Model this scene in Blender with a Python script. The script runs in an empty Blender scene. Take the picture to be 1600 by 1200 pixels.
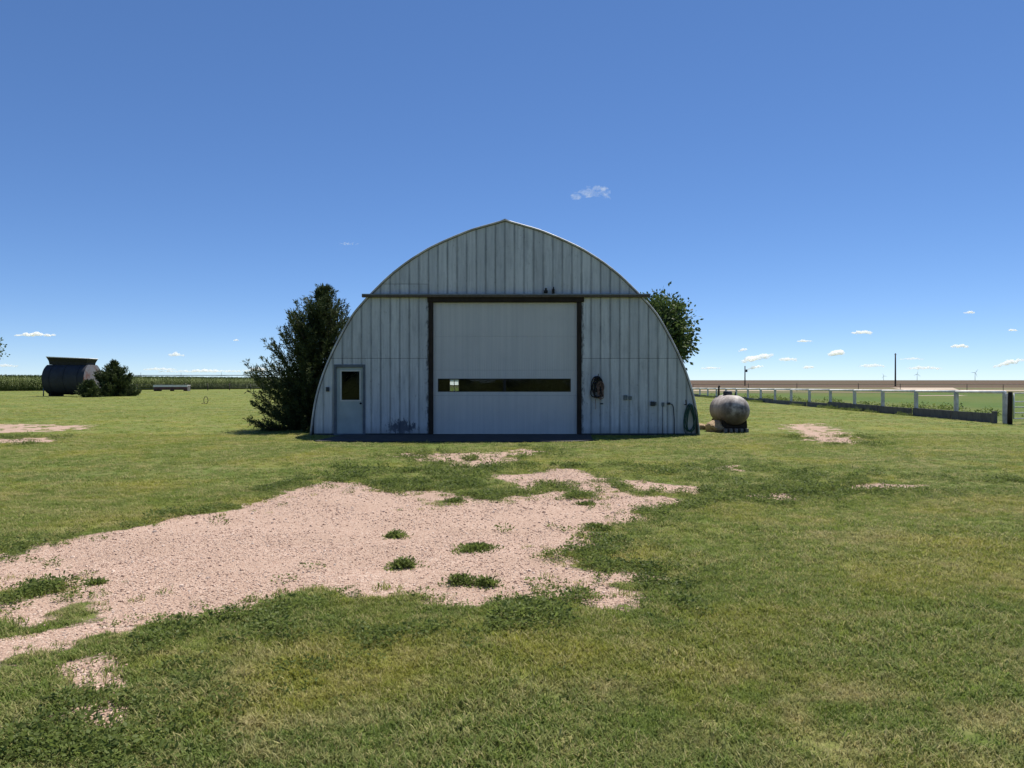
import bpy, bmesh, math, random
import numpy as np
from mathutils import Vector, Matrix, noise as mnoise

random.seed(7)
RNG = np.random.default_rng(7)
sc = bpy.context.scene
COL = sc.collection

# ------------------------------------------------------------------ camera, sky, sun, exposure
FPX, HOR, CAM_H = 1150.0, 595.0, 1.74          # focal length and horizon line of the 1600 px photograph, eye height
cam_d = bpy.data.cameras.new('camera')
cam = bpy.data.objects.new('camera', cam_d)
COL.objects.link(cam)
cam_d.sensor_width = 36.0
cam_d.lens = 36.0 * FPX / 1600.0
cam_d.clip_start = 0.1
cam_d.clip_end = 200000.0
cam.location = (0, 0, CAM_H)
cam.rotation_euler = (math.pi / 2 - math.atan((600 - HOR) / FPX), 0, 0)
sc.camera = cam

SUN_DIR = Vector((0.30, 0.46, 1.0)).normalized()
w = bpy.data.worlds.new('World')
sc.world = w
w.use_nodes = True
wn = w.node_tree
bg = wn.nodes.get('Background') or wn.nodes.new('ShaderNodeBackground')
sky = wn.nodes.new('ShaderNodeTexSky')
sky.sky_type = 'NISHITA'
sky.sun_disc = False
sky.sun_elevation = math.asin(SUN_DIR.z)
sky.sun_rotation = math.atan2(SUN_DIR.x, SUN_DIR.y)
sky.altitude = 1300
sky.air_density = 0.65
sky.dust_density = 0.0
sky.ozone_density = 7.0
hs = wn.nodes.new('ShaderNodeHueSaturation')
hs.inputs['Saturation'].default_value = 1.2
hs.inputs['Hue'].default_value = 0.507
gm = wn.nodes.new('ShaderNodeGamma')
gm.inputs['Gamma'].default_value = 0.75
wn.links.new(sky.outputs['Color'], gm.inputs['Color'])
wn.links.new(gm.outputs['Color'], hs.inputs['Color'])
wn.links.new(hs.outputs['Color'], bg.inputs['Color'])
bg.inputs['Strength'].default_value = 0.138

sun_d = bpy.data.lights.new('sun', 'SUN')
sun_d.energy = 4.8
sun_d.angle = math.radians(0.55)
sun_d.color = (1.0, 0.95, 0.87)
sun = bpy.data.objects.new('sun', sun_d)
COL.objects.link(sun)
sun.rotation_euler = SUN_DIR.to_track_quat('Z', 'Y').to_euler()
sun.location = (20, 20, 60)

sc.view_settings.view_transform = 'Standard'
sc.view_settings.look = 'None'
sc.view_settings.exposure = 0.6
sc.view_settings.gamma = 1.0
sc.view_settings.use_curve_mapping = False
sc.render.engine = 'CYCLES'
try:
    sc.cycles.use_denoising = True
    sc.cycles.denoiser = 'OPENIMAGEDENOISE'
except Exception:
    pass
sc.cycles.max_bounces = 32
sc.cycles.diffuse_bounces = 5
sc.cycles.glossy_bounces = 5
sc.cycles.transmission_bounces = 8
sc.cycles.transparent_max_bounces = 16
sc.cycles.volume_bounces = 24
sc.cycles.sample_clamp_indirect = 6.0


# ------------------------------------------------------------------ small helpers
def gp(px, py):
    """point of the level ground that the photograph shows at pixel (px, py)"""
    Y = FPX * CAM_H / (py - HOR)
    return ((px - 800.0) / FPX * Y, Y)


def at(px, py, Y):
    return Vector(((px - 800.0) / FPX * Y, Y, CAM_H - (py - HOR) / FPX * Y))


def tag(o, label=None, cat=None, group=None, kind=None):
    if label: o['label'] = label
    if cat: o['category'] = cat
    if group: o['group'] = group
    if kind: o['kind'] = kind
    return o


def empty(name, loc=(0, 0, 0), rz=0.0, label=None, cat=None, group=None):
    o = bpy.data.objects.new(name, None)
    o.empty_display_size = 0.2
    COL.objects.link(o)
    o.location = loc
    o.rotation_euler = (0, 0, rz)
    return tag(o, label, cat, group)


class MB:
    """collects shapes; build() links them as one mesh object"""
    def __init__(s):
        s.v, s.f, s.smooth = [], [], []

    def add(s, vs, fs, smooth=False):
        b = len(s.v)
        s.v.extend([tuple(p) for p in vs])
        s.f.extend([tuple(i + b for i in f) for f in fs])
        s.smooth.extend([smooth] * len(fs))
        return s

    def box(s, x0, x1, y0, y1, z0, z1):
        vs = [(x0, y0, z0), (x1, y0, z0), (x1, y1, z0), (x0, y1, z0), (x0, y0, z1), (x1, y0, z1), (x1, y1, z1), (x0, y1, z1)]
        return s.add(vs, [(0, 3, 2, 1), (4, 5, 6, 7), (0, 1, 5, 4), (1, 2, 6, 5), (2, 3, 7, 6), (3, 0, 4, 7)])

    def prism_xz(s, pts, y0, y1):
        """outline in x,z (counter-clockwise seen from -y) given thickness from y0 to y1"""
        n = len(pts)
        vs = [(x, y0, z) for x, z in pts] + [(x, y1, z) for x, z in pts]
        fs = [tuple(range(n)), tuple(range(2 * n - 1, n - 1, -1))]
        for i in range(n):
            j = (i + 1) % n
            fs.append((i, i + n, j + n, j))
        return s.add(vs, fs)

    def tube(s, pts, r, seg=8, smooth=True, caps=True):
        pts = [Vector(p) for p in pts]
        n = len(pts)
        rs = r if isinstance(r, (list, tuple)) else [r] * n
        vs, fs = [], []
        t0 = (pts[1] - pts[0]).normalized()
        ref = Vector((0, 0, 1)) if abs(t0.z) < 0.9 else Vector((1, 0, 0))
        u = t0.cross(ref).normalized()
        for i in range(n):
            t = (pts[min(i + 1, n - 1)] - pts[max(i - 1, 0)]).normalized()
            u = (u - t * u.dot(t)).normalized()
            vv = t.cross(u)
            for k in range(seg):
                a = 2 * math.pi * k / seg
                vs.append(pts[i] + (u * math.cos(a) + vv * math.sin(a)) * rs[i])
        for i in range(n - 1):
            for k in range(seg):
                k2 = (k + 1) % seg
                fs.append((i * seg + k, i * seg + k2, (i + 1) * seg + k2, (i + 1) * seg + k))
        if caps:
            fs.append(tuple(range(seg - 1, -1, -1)))
            fs.append(tuple(range((n - 1) * seg, n * seg)))
        return s.add(vs, fs, smooth)

    def lathe(s, prof, axis='z', seg=24, origin=(0, 0, 0), smooth=True):
        """prof: (radius, height) rows"""
        vs, fs = [], []
        o = Vector(origin)
        for r, h in prof:
            for k in range(seg):
                a = 2 * math.pi * k / seg
                c, q = r * math.cos(a), r * math.sin(a)
                p = {'z': Vector((c, q, h)), 'y': Vector((q, h, c)), 'x': Vector((h, c, q))}[axis]
                vs.append(o + p)
        for i in range(len(prof) - 1):
            for k in range(seg):
                k2 = (k + 1) % seg
                fs.append((i * seg + k, i * seg + k2, (i + 1) * seg + k2, (i + 1) * seg + k))
        fs.append(tuple(range(seg - 1, -1, -1)))
        fs.append(tuple(range((len(prof) - 1) * seg, len(prof) * seg)))
        return s.add(vs, fs, smooth)

    def build(s, name, mat, parent=None, bevel=0.0, loc=None):
        me = bpy.data.meshes.new(name)
        me.from_pydata(s.v, [], s.f)
        me.polygons.foreach_set('use_smooth', s.smooth)
        me.materials.append(mat)
        me.update()
        o = bpy.data.objects.new(name, me)
        COL.objects.link(o)
        if parent is not None:
            o.parent = parent
        if loc is not None:
            o.location = loc
        if bevel > 0:
            bv = o.modifiers.new('bevel', 'BEVEL')
            bv.width = bevel
            bv.segments = 2
            bv.limit_method = 'ANGLE'
        return o


def np_mesh(name, V, F, mat, parent=None, smooth=False):
    """V (n,3), F (m,k) arrays -> mesh object, fast"""
    V = np.asarray(V, dtype=np.float32)
    F = np.asarray(F, dtype=np.int32)
    me = bpy.data.meshes.new(name)
    me.vertices.add(len(V))
    me.vertices.foreach_set('co', V.ravel())
    k = F.shape[1]
    me.loops.add(F.size)
    me.loops.foreach_set('vertex_index', F.ravel())
    me.polygons.add(len(F))
    me.polygons.foreach_set('loop_start', np.arange(0, F.size, k, dtype=np.int32))
    me.polygons.foreach_set('loop_total', np.full(len(F), k, dtype=np.int32))
    if smooth:
        me.polygons.foreach_set('use_smooth', np.ones(len(F), dtype=bool))
    me.update(calc_edges=True)
    me.validate()
    me.materials.append(mat)
    o = bpy.data.objects.new(name, me)
    COL.objects.link(o)
    if parent is not None:
        o.parent = parent
    return o


def vnoise(x, y, seed=0):
    """smooth value noise in 0..1, vectorised"""
    x = np.asarray(x, dtype=np.float64); y = np.asarray(y, dtype=np.float64)
    xi, yi = np.floor(x).astype(np.int64), np.floor(y).astype(np.int64)
    fx, fy = x - xi, y - yi
    fx, fy = fx * fx * (3 - 2 * fx), fy * fy * (3 - 2 * fy)

    def h(a, b):
        n = (a * 374761393 + b * 668265263 + seed * 974634777) & 0xffffffff
        n = ((n ^ (n >> 13)) * 1274126177) & 0xffffffff
        return ((n ^ (n >> 16)) & 0xffff) / 65535.0
    return (h(xi, yi) * (1 - fx) + h(xi + 1, yi) * fx) * (1 - fy) + (h(xi, yi + 1) * (1 - fx) + h(xi + 1, yi + 1) * fx) * fy


def fbm(x, y, seed=0, octv=4):
    t, a, s_ = 0, 0.5, 0
    for i in range(octv):
        t = t + a * vnoise(x * 2 ** i, y * 2 ** i, seed + i)
        s_ += a
        a *= 0.5
    return t / s_


# ------------------------------------------------------------------ materials
class T:
    def __init__(s, name):
        s.mat = bpy.data.materials.new(name)
        s.mat.use_nodes = True
        s.nt = s.mat.node_tree
        s.nt.nodes.clear()
        s.out = s.nt.nodes.new('ShaderNodeOutputMaterial')

    def n(s, typ, ins=None, **props):
        nd = s.nt.nodes.new(typ)
        for k, v in props.items():
            setattr(nd, k, v)
        for k, v in (ins or {}).items():
            s.put(nd.inputs[k], v)
        return nd

    def put(s, sock, v):
        if isinstance(v, bpy.types.NodeSocket):
            s.nt.links.new(v, sock)
        elif isinstance(v, (tuple, list)) and len(v) == 3 and sock.type == 'RGBA':
            sock.default_value = (*v, 1)
        else:
            sock.default_value = v

    def pos(s):
        return s.n('ShaderNodeNewGeometry').outputs['Position']

    def obj(s):
        return s.n('ShaderNodeTexCoord').outputs['Object']

    def noise(s, vec, scale, detail=4, rough=0.55, dist=0.0, out='Fac'):
        return s.n('ShaderNodeTexNoise', {'Vector': vec, 'Scale': scale, 'Detail': detail, 'Roughness': rough, 'Distortion': dist}).outputs[out]

    def scalev(s, vec, sx, sy, sz, off=(0, 0, 0)):
        return s.n('ShaderNodeMapping', {'Vector': vec, 'Scale': (sx, sy, sz), 'Location': off}).outputs[0]

    def ramp(s, fac, stops):
        nd = s.n('ShaderNodeValToRGB', {'Fac': fac})
        el = nd.color_ramp.elements
        while len(el) < len(stops):
            el.new(0.5)
        for e, (p, c) in zip(el, stops):
            e.position = p
            e.color = (c, c, c, 1) if isinstance(c, (int, float)) else (*c, 1)
        return nd.outputs[0]

    def mix(s, fac, a, b, mode='MIX'):
        nd = s.n('ShaderNodeMix', data_type='RGBA', blend_type=mode)
        s.put(nd.inputs[0], fac); s.put(nd.inputs[6], a); s.put(nd.inputs[7], b)
        return nd.outputs[2]

    def math(s, op, a, b=0.0, clamp=False):
        nd = s.n('ShaderNodeMath', operation=op, use_clamp=clamp)
        s.put(nd.inputs[0], a); s.put(nd.inputs[1], b)
        return nd.outputs[0]

    def sep(s, vec):
        return s.n('ShaderNodeSeparateXYZ', {'Vector': vec}).outputs

    def bump(s, h, strength=0.3, dist=0.02):
        return s.n('ShaderNodeBump', {'Height': h, 'Strength': strength, 'Distance': dist}).outputs[0]

    def bsdf(s, color, rough=0.8, normal=None, metal=0.0, spec=0.3):
        b = s.n('ShaderNodeBsdfPrincipled', {'Base Color': color, 'Roughness': rough, 'Metallic': metal, 'Specular IOR Level': spec})
        if normal is not None:
            s.put(b.inputs['Normal'], normal)
        s.nt.links.new(b.outputs[0], s.out.inputs[0])
        return b

    def leafy(s, color, trans=0.35, rough=0.7, normal=None):
        d = s.n('ShaderNodeBsdfPrincipled', {'Base Color': color, 'Roughness': rough, 'Specular IOR Level': 0.25})
        t = s.n('ShaderNodeBsdfTranslucent', {'Color': color})
        if normal is not None:
            s.put(d.inputs['Normal'], normal)
        m = s.n('ShaderNodeMixShader', {0: trans, 1: d.outputs[0], 2: t.outputs[0]})
        s.nt.links.new(m.outputs[0], s.out.inputs[0])


def plain(name, color, rough=0.8, metal=0.0, nscale=6.0, var=0.35, spec=0.3, bump=0.0):
    t = T(name)
    v = t.obj()
    n1 = t.noise(v, nscale, 5, 0.6)
    c = t.mix(t.ramp(n1, [(0.3, 0.0), (0.7, 1.0)]), tuple(x * (1 - var) for x in color), tuple(min(1, x * (1 + var * 0.5)) for x in color))
    t.bsdf(c, rough, t.bump(t.noise(v, nscale * 6, 4), 0.5, bump) if bump else None, metal, spec)
    return t.mat


def lawn_color(t, P):
    """colour of the turf from its place on the ground"""
    big = t.noise(P, 0.11, 3, 0.5)
    mid = t.noise(t.scalev(P, 1, 1, 0, (31, 7, 0)), 0.55, 4, 0.6)
    fine = t.noise(t.scalev(P, 1, 1, 0, (3, 57, 0)), 3.2, 4, 0.65)
    c = t.mix(t.ramp(big, [(0.35, 0.0), (0.65, 1.0)]), LAWN_A, LAWN_B)
    c = t.mix(t.ramp(mid, [(0.48, 0.0), (0.68, 0.75)]), c, LAWN_Y)
    dry = t.math('MULTIPLY', t.ramp(fine, [(0.45, 0.0), (0.75, 1.0)]), t.ramp(t.noise(t.scalev(P, 1, 1, 0, (77, 11, 0)), 0.45, 4), [(0.42, 0.04), (0.62, 1.0)]))
    c = t.mix(dry, c, LAWN_D)
    rot_ = t.n('ShaderNodeMapping', {'Vector': P, 'Rotation': (0, 0, 0.35), 'Scale': (0.28, 1.7, 0)}).outputs[0]
    stk = t.ramp(t.noise(rot_, 1.0, 5, 0.65), [(0.58, 0.0), (0.70, 0.65)])
    return t.mix(stk, c, LAWN_D)


LAWN_A = (0.130, 0.182, 0.040)
LAWN_B = (0.180, 0.224, 0.044)
LAWN_Y = (0.275, 0.262, 0.045)
LAWN_D = (0.400, 0.340, 0.165)


def make_ground_mat():
    t = T('turf_and_gravel')
    P = t.pos()
    col = lawn_color(t, P)
    fine = t.noise(P, 38, 4, 0.7)
    blot = t.noise(P, 9, 5, 0.7)
    col = t.mix(t.math('MULTIPLY', t.ramp(fine, [(0.30, 0.85), (0.70, 0.25)]), 0.75), col, (0.065, 0.075, 0.024))
    weed = t.n('ShaderNodeAttribute', attribute_name='weed').outputs['Fac']
    wcol = t.mix(t.ramp(blot, [(0.35, 0.0), (0.65, 1.0)]), (0.06, 0.085, 0.024), (0.14, 0.165, 0.045))
    col = t.mix(t.math('MULTIPLY', weed, 0.85), col, wcol)
    # gravel
    vor = t.n('ShaderNodeTexVoronoi', {'Vector': P, 'Scale': 62.0, 'Randomness': 1.0})
    vor2 = t.n('ShaderNodeTexVoronoi', {'Vector': P, 'Scale': 24.0, 'Randomness': 1.0})
    gcol = t.ramp(t.sep(vor.outputs['Color'])[0], [(0.0, (0.30, 0.20, 0.155)), (0.3, (0.415, 0.288, 0.222)), (0.7, (0.465, 0.338, 0.262)), (1.0, (0.58, 0.46, 0.375))])
    gcol = t.mix(t.ramp(t.sep(vor2.outputs['Color'])[1], [(0.8, 0.0), (0.97, 0.3)]), gcol, (0.30, 0.20, 0.16))
    gcol = t.mix(t.ramp(t.noise(P, 1.1, 5, 0.6), [(0.38, 0.0), (0.72, 0.55)]), gcol, (0.335, 0.238, 0.176))
    gcol = t.mix(t.ramp(vor.outputs['Distance'], [(0.4, 0.0), (0.8, 0.4)]), gcol, (0.24, 0.155, 0.115))
    sd = t.n('ShaderNodeAttribute', attribute_name='gravel').outputs['Fac']
    e = t.math('ADD', sd, t.math('MULTIPLY', t.math('SUBTRACT', t.noise(P, 7, 6, 0.75), 0.5), 0.50))
    mask = t.ramp(t.math('ADD', e, 0.5), [(0.47, 0.0), (0.545, 1.0)])
    col2 = t.mix(mask, col, gcol)
    hg = t.math('MULTIPLY', t.math('SUBTRACT', 0.6, vor.outputs['Distance']), 0.012)
    hl = t.math('MULTIPLY', t.math('ADD', fine, blot), 0.022)
    hm = t.n('ShaderNodeMix', data_type='FLOAT')
    t.put(hm.inputs[0], mask); t.put(hm.inputs[2], hl); t.put(hm.inputs[3], hg)
    t.bsdf(col2, 0.95, t.bump(hm.outputs[0], 0.9, 1.0), 0, 0.1)
    return t.mat


def make_lawn_far():
    t = T('distant_turf')
    P = t.pos()
    col = lawn_color(t, P)
    col = t.mix(t.ramp(t.noise(P, 6, 5, 0.7), [(0.35, 0.6), (0.62, 0.0)]), col, (0.035, 0.05, 0.014))
    t.bsdf(col, 0.95, t.bump(t.noise(P, 12, 4, 0.7), 0.8, 0.05), 0, 0.1)
    return t.mat


def make_blade(name, shift=(1.1, 1.1, 1.1), trans=0.45):
    t = T(name)
    P = t.pos()
    c = lawn_color(t, P)
    rnd = t.n('ShaderNodeObjectInfo').outputs['Random']
    c = t.mix(t.ramp(rnd, [(0.0, 0.0), (0.70, 0.0), (0.78, 0.5), (1.0, 0.75)]), c, (0.42, 0.36, 0.17))
    c = t.mix(1.0, c, t.ramp(t.noise(P, 25, 2), [(0.3, 0.78), (0.7, 1.35)]), 'MULTIPLY')
    c = t.mix(1.0, c, shift, 'MULTIPLY')
    t.leafy(c, trans)
    return t.mat


def make_leaf(name, dark, light, scale=1.5, trans=0.3, rough=0.6):
    t = T(name)
    P = t.pos()
    c = t.mix(t.ramp(t.noise(P, scale, 4, 0.6), [(0.3, 0.0), (0.7, 1.0)]), dark, light)
    c = t.mix(1.0, c, t.ramp(t.noise(P, scale * 14, 2), [(0.3, 0.7), (0.7, 1.3)]), 'MULTIPLY')
    t.leafy(c, trans, rough)
    return t.mat


def make_siding():
    """old white paint over boards: grime at the seams, peeling chips, streaks"""
    t = T('weathered_white_paint')
    P = t.obj()
    x, y, z = t.sep(P)[0], t.sep(P)[1], t.sep(P)[2]
    rnd = t.n('ShaderNodeObjectInfo').outputs['Random']
    base = t.mix(t.ramp(rnd, [(0.0, 0.0), (1.0, 1.0)]), (0.50, 0.515, 0.525), (0.62, 0.63, 0.63))
    streak = t.noise(t.scalev(P, 14, 14, 0.9), 1.0, 5, 0.65)
    base = t.mix(t.ramp(streak, [(0.42, 0.0), (0.75, 0.7)]), base, (0.34, 0.36, 0.38))
    blot = t.noise(t.scalev(P, 1.2, 1.2, 0.8), 1.0, 4, 0.6)
    base = t.mix(t.ramp(blot, [(0.45, 0.0), (0.8, 0.45)]), base, (0.38, 0.38, 0.375))
    # distance to the nearest board seam
    fr = t.math('FRACT', t.math('ADD', t.math('DIVIDE', x, 0.305), 100.0))
    ed = t.math('MULTIPLY', t.math('SUBTRACT', 0.5, t.math('ABSOLUTE', t.math('SUBTRACT', fr, 0.5))), 0.305)
    nz = t.noise(t.scalev(P, 9, 9, 2.2), 1.0, 5, 0.7)
    seam = t.ramp(t.math('SUBTRACT', ed, t.math('MULTIPLY', nz, 0.06)), [(0.0, 0.62), (0.016, 0.0)])
    seam = t.math('MULTIPLY', seam, t.ramp(t.noise(t.scalev(P, 2.6, 2.6, 0.7, (9, 0, 3)), 1.0, 4, 0.65), [(0.32, 0.25), (0.62, 1.0)]))
    base = t.mix(seam, base, (0.20, 0.22, 0.235))
    chip = t.ramp(t.noise(t.scalev(P, 17, 17, 9), 1.0, 6, 0.75), [(0.62, 0.0), (0.66, 1.0)])
    wear = t.ramp(t.noise(t.scalev(P, 0.8, 0.8, 0.6, (2, 0, 5)), 1.0, 4, 0.6), [(0.42, 0.1), (0.62, 1.0)])
    dirt = t.noise(t.scalev(P, 3.5, 3.5, 0.8, (5, 0, 1)), 1.0, 6, 0.75)
    base = t.mix(t.math('MULTIPLY', t.ramp(dirt, [(0.5, 0.0), (0.72, 0.75)]), wear), base, (0.27, 0.28, 0.29))
    base = t.mix(t.math('MULTIPLY', t.math('MULTIPLY', chip, 0.8), wear), base, (0.13, 0.12, 0.115))
    near = t.ramp(ed, [(0.0, 1.0), (0.055, 0.0)])
    fl = t.ramp(t.math('ADD', t.noise(t.scalev(P, 26, 26, 10, (1, 0, 7)), 1.0, 6, 0.8), t.math('MULTIPLY', near, 0.06)), [(0.63, 0.0), (0.67, 0.85)])
    nj = t.ramp(t.math('ABSOLUTE', t.math('SUBTRACT', t.math('ABSOLUTE', x), 2.46)), [(0.0, 1.0), (0.14, 0.0)])
    nj = t.math('MULTIPLY', nj, t.math('LESS_THAN', z, 4.4))
    fj = t.ramp(t.math('ADD', t.noise(t.scalev(P, 16, 16, 5, (4, 0, 2)), 1.0, 6, 0.8), t.math('MULTIPLY', nj, 0.14)), [(0.62, 0.0), (0.66, 0.9)])
    base = t.mix(t.math('MULTIPLY', fj, nj), base, (0.06, 0.06, 0.07))
    base = t.mix(t.math('MULTIPLY', fl, t.ramp(blot, [(0.4, 0.25), (0.6, 1.0)])), base, (0.10, 0.11, 0.13))
    # the peeled patch low on the wall beside the big door
    px_ = t.math('SUBTRACT', 1.0, t.math('MULTIPLY', t.math('ABSOLUTE', t.math('ADD', x, 3.30)), 1.45), True)
    pz_ = t.math('SUBTRACT', 1.0, t.math('MULTIPLY', t.math('ABSOLUTE', t.math('SUBTRACT', z, 0.26)), 1.7), True)
    pm = t.math('MULTIPLY', t.math('POWER', px_, 0.5), pz_)
    pn = t.noise(t.scalev(P, 15, 15, 7), 1.0, 6, 0.85)
    peel = t.ramp(t.math('ADD', t.math('MULTIPLY', pm, 0.55), pn), [(0.80, 0.0), (0.86, 0.9)])
    base = t.mix(peel, base, (0.055, 0.065, 0.09))
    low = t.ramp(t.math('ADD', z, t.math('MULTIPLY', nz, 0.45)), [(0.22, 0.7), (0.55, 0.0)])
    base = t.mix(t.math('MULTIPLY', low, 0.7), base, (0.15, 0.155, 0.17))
    t.bsdf(base, 0.75, t.bump(t.math('ADD', nz, t.math('MULTIPLY', streak, 0.6)), 0.35, 0.012), 0, 0.25)
    return t.mat


def make_door_paint():
    t = T('door_white_paint')
    P = t.obj()
    streak = t.noise(t.scalev(P, 9, 9, 0.25), 1.0, 4, 0.6)
    c = t.mix(t.ramp(streak, [(0.35, 0.0), (0.75, 1.0)]), (0.575, 0.565, 0.55), (0.49, 0.49, 0.485))
    blot = t.noise(P, 1.4, 5, 0.6)
    c = t.mix(t.ramp(blot, [(0.5, 0.0), (0.8, 0.4)]), c, (0.42, 0.42, 0.42))
    spot = t.ramp(t.noise(P, 26, 4, 0.7), [(0.70, 0.0), (0.74, 0.5)])
    c = t.mix(spot, c, (0.2, 0.19, 0.18))
    wav = t.n('ShaderNodeTexWave', {'Vector': P, 'Scale': 2.1, 'Distortion': 0.0}, wave_type='BANDS', bands_direction='X').outputs['Fac']
    rib = t.ramp(wav, [(0.0, 0.0), (0.08, 1.0), (0.92, 1.0), (1.0, 0.0)])
    t.bsdf(c, 0.55, t.bump(t.math('ADD', rib, t.math('MULTIPLY', blot, 0.4)), 0.55, 0.006), 0, 0.3)
    return t.mat


def make_wood(name, a, b, rough=0.9):
    t = T(name)
    P = t.obj()
    g = t.noise(t.scalev(P, 30, 30, 2.5), 1.0, 5, 0.7)
    g2 = t.noise(P, 3.0, 4, 0.6)
    c = t.mix(t.ramp(g, [(0.3, 0.0), (0.7, 1.0)]), a, b)
    c = t.mix(t.ramp(g2, [(0.45, 0.0), (0.75, 0.5)]), c, tuple(x * 0.5 for x in a))
    t.bsdf(c, rough, t.bump(g, 0.5, 0.01), 0, 0.2)
    return t.mat


def make_glass(name='window_glass'):
    t = T(name)
    P = t.obj()
    dirt = t.ramp(t.noise(P, 5, 5, 0.7), [(0.35, 0.005), (0.8, 0.05)])
    tr = t.n('ShaderNodeBsdfTransparent', {'Color': (0.72, 0.76, 0.74)})
    gl = t.n('ShaderNodeBsdfGlossy', {'Color': (0.9, 0.92, 0.92), 'Roughness': 0.03,
             'Normal': t.bump(t.noise(P, 1.3, 2), 0.15, 0.02)})
    df = t.n('ShaderNodeBsdfDiffuse', {'Color': (0.10, 0.10, 0.09)})
    fr = t.n('ShaderNodeFresnel', {'IOR': 1.5}).outputs[0]
    m = t.n('ShaderNodeMixShader', {0: t.math('MULTIPLY', fr, 0.33, True), 1: tr.outputs[0], 2: gl.outputs[0]})
    m2 = t.n('ShaderNodeMixShader', {0: dirt, 1: m.outputs[0], 2: df.outputs[0]})
    t.nt.links.new(m2.outputs[0], t.out.inputs[0])
    return t.mat


def make_tank():
    t = T('tank_old_white_paint')
    P = t.obj()
    x, y, z = t.sep(P)[0], t.sep(P)[1], t.sep(P)[2]
    c = t.mix(t.ramp(t.noise(P, 2.2, 5, 0.65), [(0.35, 0.0), (0.7, 1.0)]), (0.60, 0.555, 0.51), (0.27, 0.225, 0.19))
    dr = t.noise(t.scalev(P, 7, 7, 1.0), 1.0, 5, 0.7)
    c = t.mix(t.ramp(dr, [(0.42, 0.0), (0.68, 0.85)]), c, (0.17, 0.14, 0.125))
    pat = t.ramp(t.noise(t.scalev(P, 1.6, 1.6, 1.6, (4.2, 0, 0)), 1.0, 5, 0.6), [(0.46, 0.0), (0.58, 1.0)])
    endm = t.ramp(y, [(0.0, 1.0), (0.45, 0.0)])
    c = t.mix(t.math('MULTIPLY', t.math('MULTIPLY', pat, endm), 0.92), c, (0.035, 0.03, 0.03))
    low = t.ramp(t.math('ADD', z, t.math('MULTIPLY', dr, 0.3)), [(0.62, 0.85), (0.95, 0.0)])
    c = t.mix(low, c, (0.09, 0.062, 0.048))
    t.bsdf(c, 0.6, t.bump(dr, 0.3, 0.01), 0, 0.3)
    return t.mat


def make_hopper():
    t = T('hopper_dark_painted_steel')
    P = t.obj()
    n1 = t.noise(P, 1.1, 5, 0.65)
    st = t.noise(t.scalev(P, 5, 5, 0.5), 1.0, 4, 0.6)
    c = t.mix(t.ramp(n1, [(0.35, 0.0), (0.7, 1.0)]), (0.026, 0.030, 0.040), (0.045, 0.048, 0.058))
    c = t.mix(t.ramp(st, [(0.5, 0.0), (0.75, 0.4)]), c, (0.05, 0.035, 0.028))
    t.bsdf(c, 0.7, None, 0, 0.3)
    return t.mat


def make_rusty(name, paint, rust=(0.25, 0.09, 0.045), amount=0.5, scale=1.4):
    t = T(name)
    P = t.obj()
    n1 = t.noise(P, scale, 6, 0.65)
    c = t.mix(t.ramp(n1, [(amount, 0.0), (amount + 0.1, 1.0)]), paint, rust)
    c = t.mix(t.ramp(t.noise(P, scale * 8, 4), [(0.5, 0.0), (0.8, 0.5)]), c, tuple(k * 0.5 for k in rust))
    t.bsdf(c, 0.75, None, 0, 0.3)
    return t.mat


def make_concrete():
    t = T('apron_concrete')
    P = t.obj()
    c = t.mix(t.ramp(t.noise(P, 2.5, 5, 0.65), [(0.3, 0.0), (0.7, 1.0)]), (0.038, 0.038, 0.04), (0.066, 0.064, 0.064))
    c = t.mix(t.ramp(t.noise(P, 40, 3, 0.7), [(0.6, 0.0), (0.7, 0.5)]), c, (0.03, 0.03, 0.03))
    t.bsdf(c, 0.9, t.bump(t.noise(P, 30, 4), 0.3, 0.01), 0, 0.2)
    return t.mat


def make_field(name, a, b, scale, c2=None, rows=None):
    t = T(name)
    P = t.pos()
    c = t.mix(t.ramp(t.noise(P, scale, 5, 0.65), [(0.3, 0.0), (0.7, 1.0)]), a, b)
    if c2:
        c = t.mix(t.ramp(t.noise(t.scalev(P, 1, 0.35, 0, (13, 5, 0)), scale * 0.12, 4), [(0.42, 0.0), (0.62, 0.85)]), c, c2)
    t.bsdf(c, 0.95, t.bump(t.noise(P, scale * 6, 4, 0.7), 0.7, 0.08), 0, 0.1)
    return t.mat


M = {}
M['ground'] = make_ground_mat()
M['lawn_far'] = make_lawn_far()
M['blade'] = make_blade('grass_blade')
M['weed'] = make_leaf('weed_leaf', (0.095, 0.135, 0.030), (0.190, 0.235, 0.060), 1.2, 0.5)
M['siding'] = make_siding()
M['door'] = make_door_paint()
M['dark_wood'] = make_wood('dark_rotten_wood', (0.022, 0.017, 0.014), (0.05, 0.038, 0.03))
M['track'] = make_wood('weathered_beam', (0.07, 0.055, 0.045), (0.15, 0.125, 0.105))
M['backing'] = plain('black_backing', (0.07, 0.075, 0.08), 0.95)
M['inside'] = plain('barn_inside_dark', (0.10, 0.095, 0.09), 0.95)
M['roof'] = plain('old_galvanised_roof', (0.46, 0.46, 0.45), 0.5, 0.25, 1.2, 0.3)
M['trim'] = plain('roof_edge_metal', (0.50, 0.50, 0.49), 0.5, 0.2, 2.5, 0.45)
M['glass'] = make_glass()
M['white_trim'] = plain('trim_off_white', (0.56, 0.55, 0.52), 0.6, 0, 4, 0.2)
M['walk_door'] = plain('walk_door_grey_green', (0.36, 0.41, 0.41), 0.6, 0, 2.5, 0.15)
M['door_frame'] = plain('door_frame_slate', (0.12, 0.14, 0.165), 0.7, 0, 5, 0.25)
M['black_iron'] = plain('black_iron', (0.02, 0.02, 0.022), 0.55, 0.2)
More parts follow.
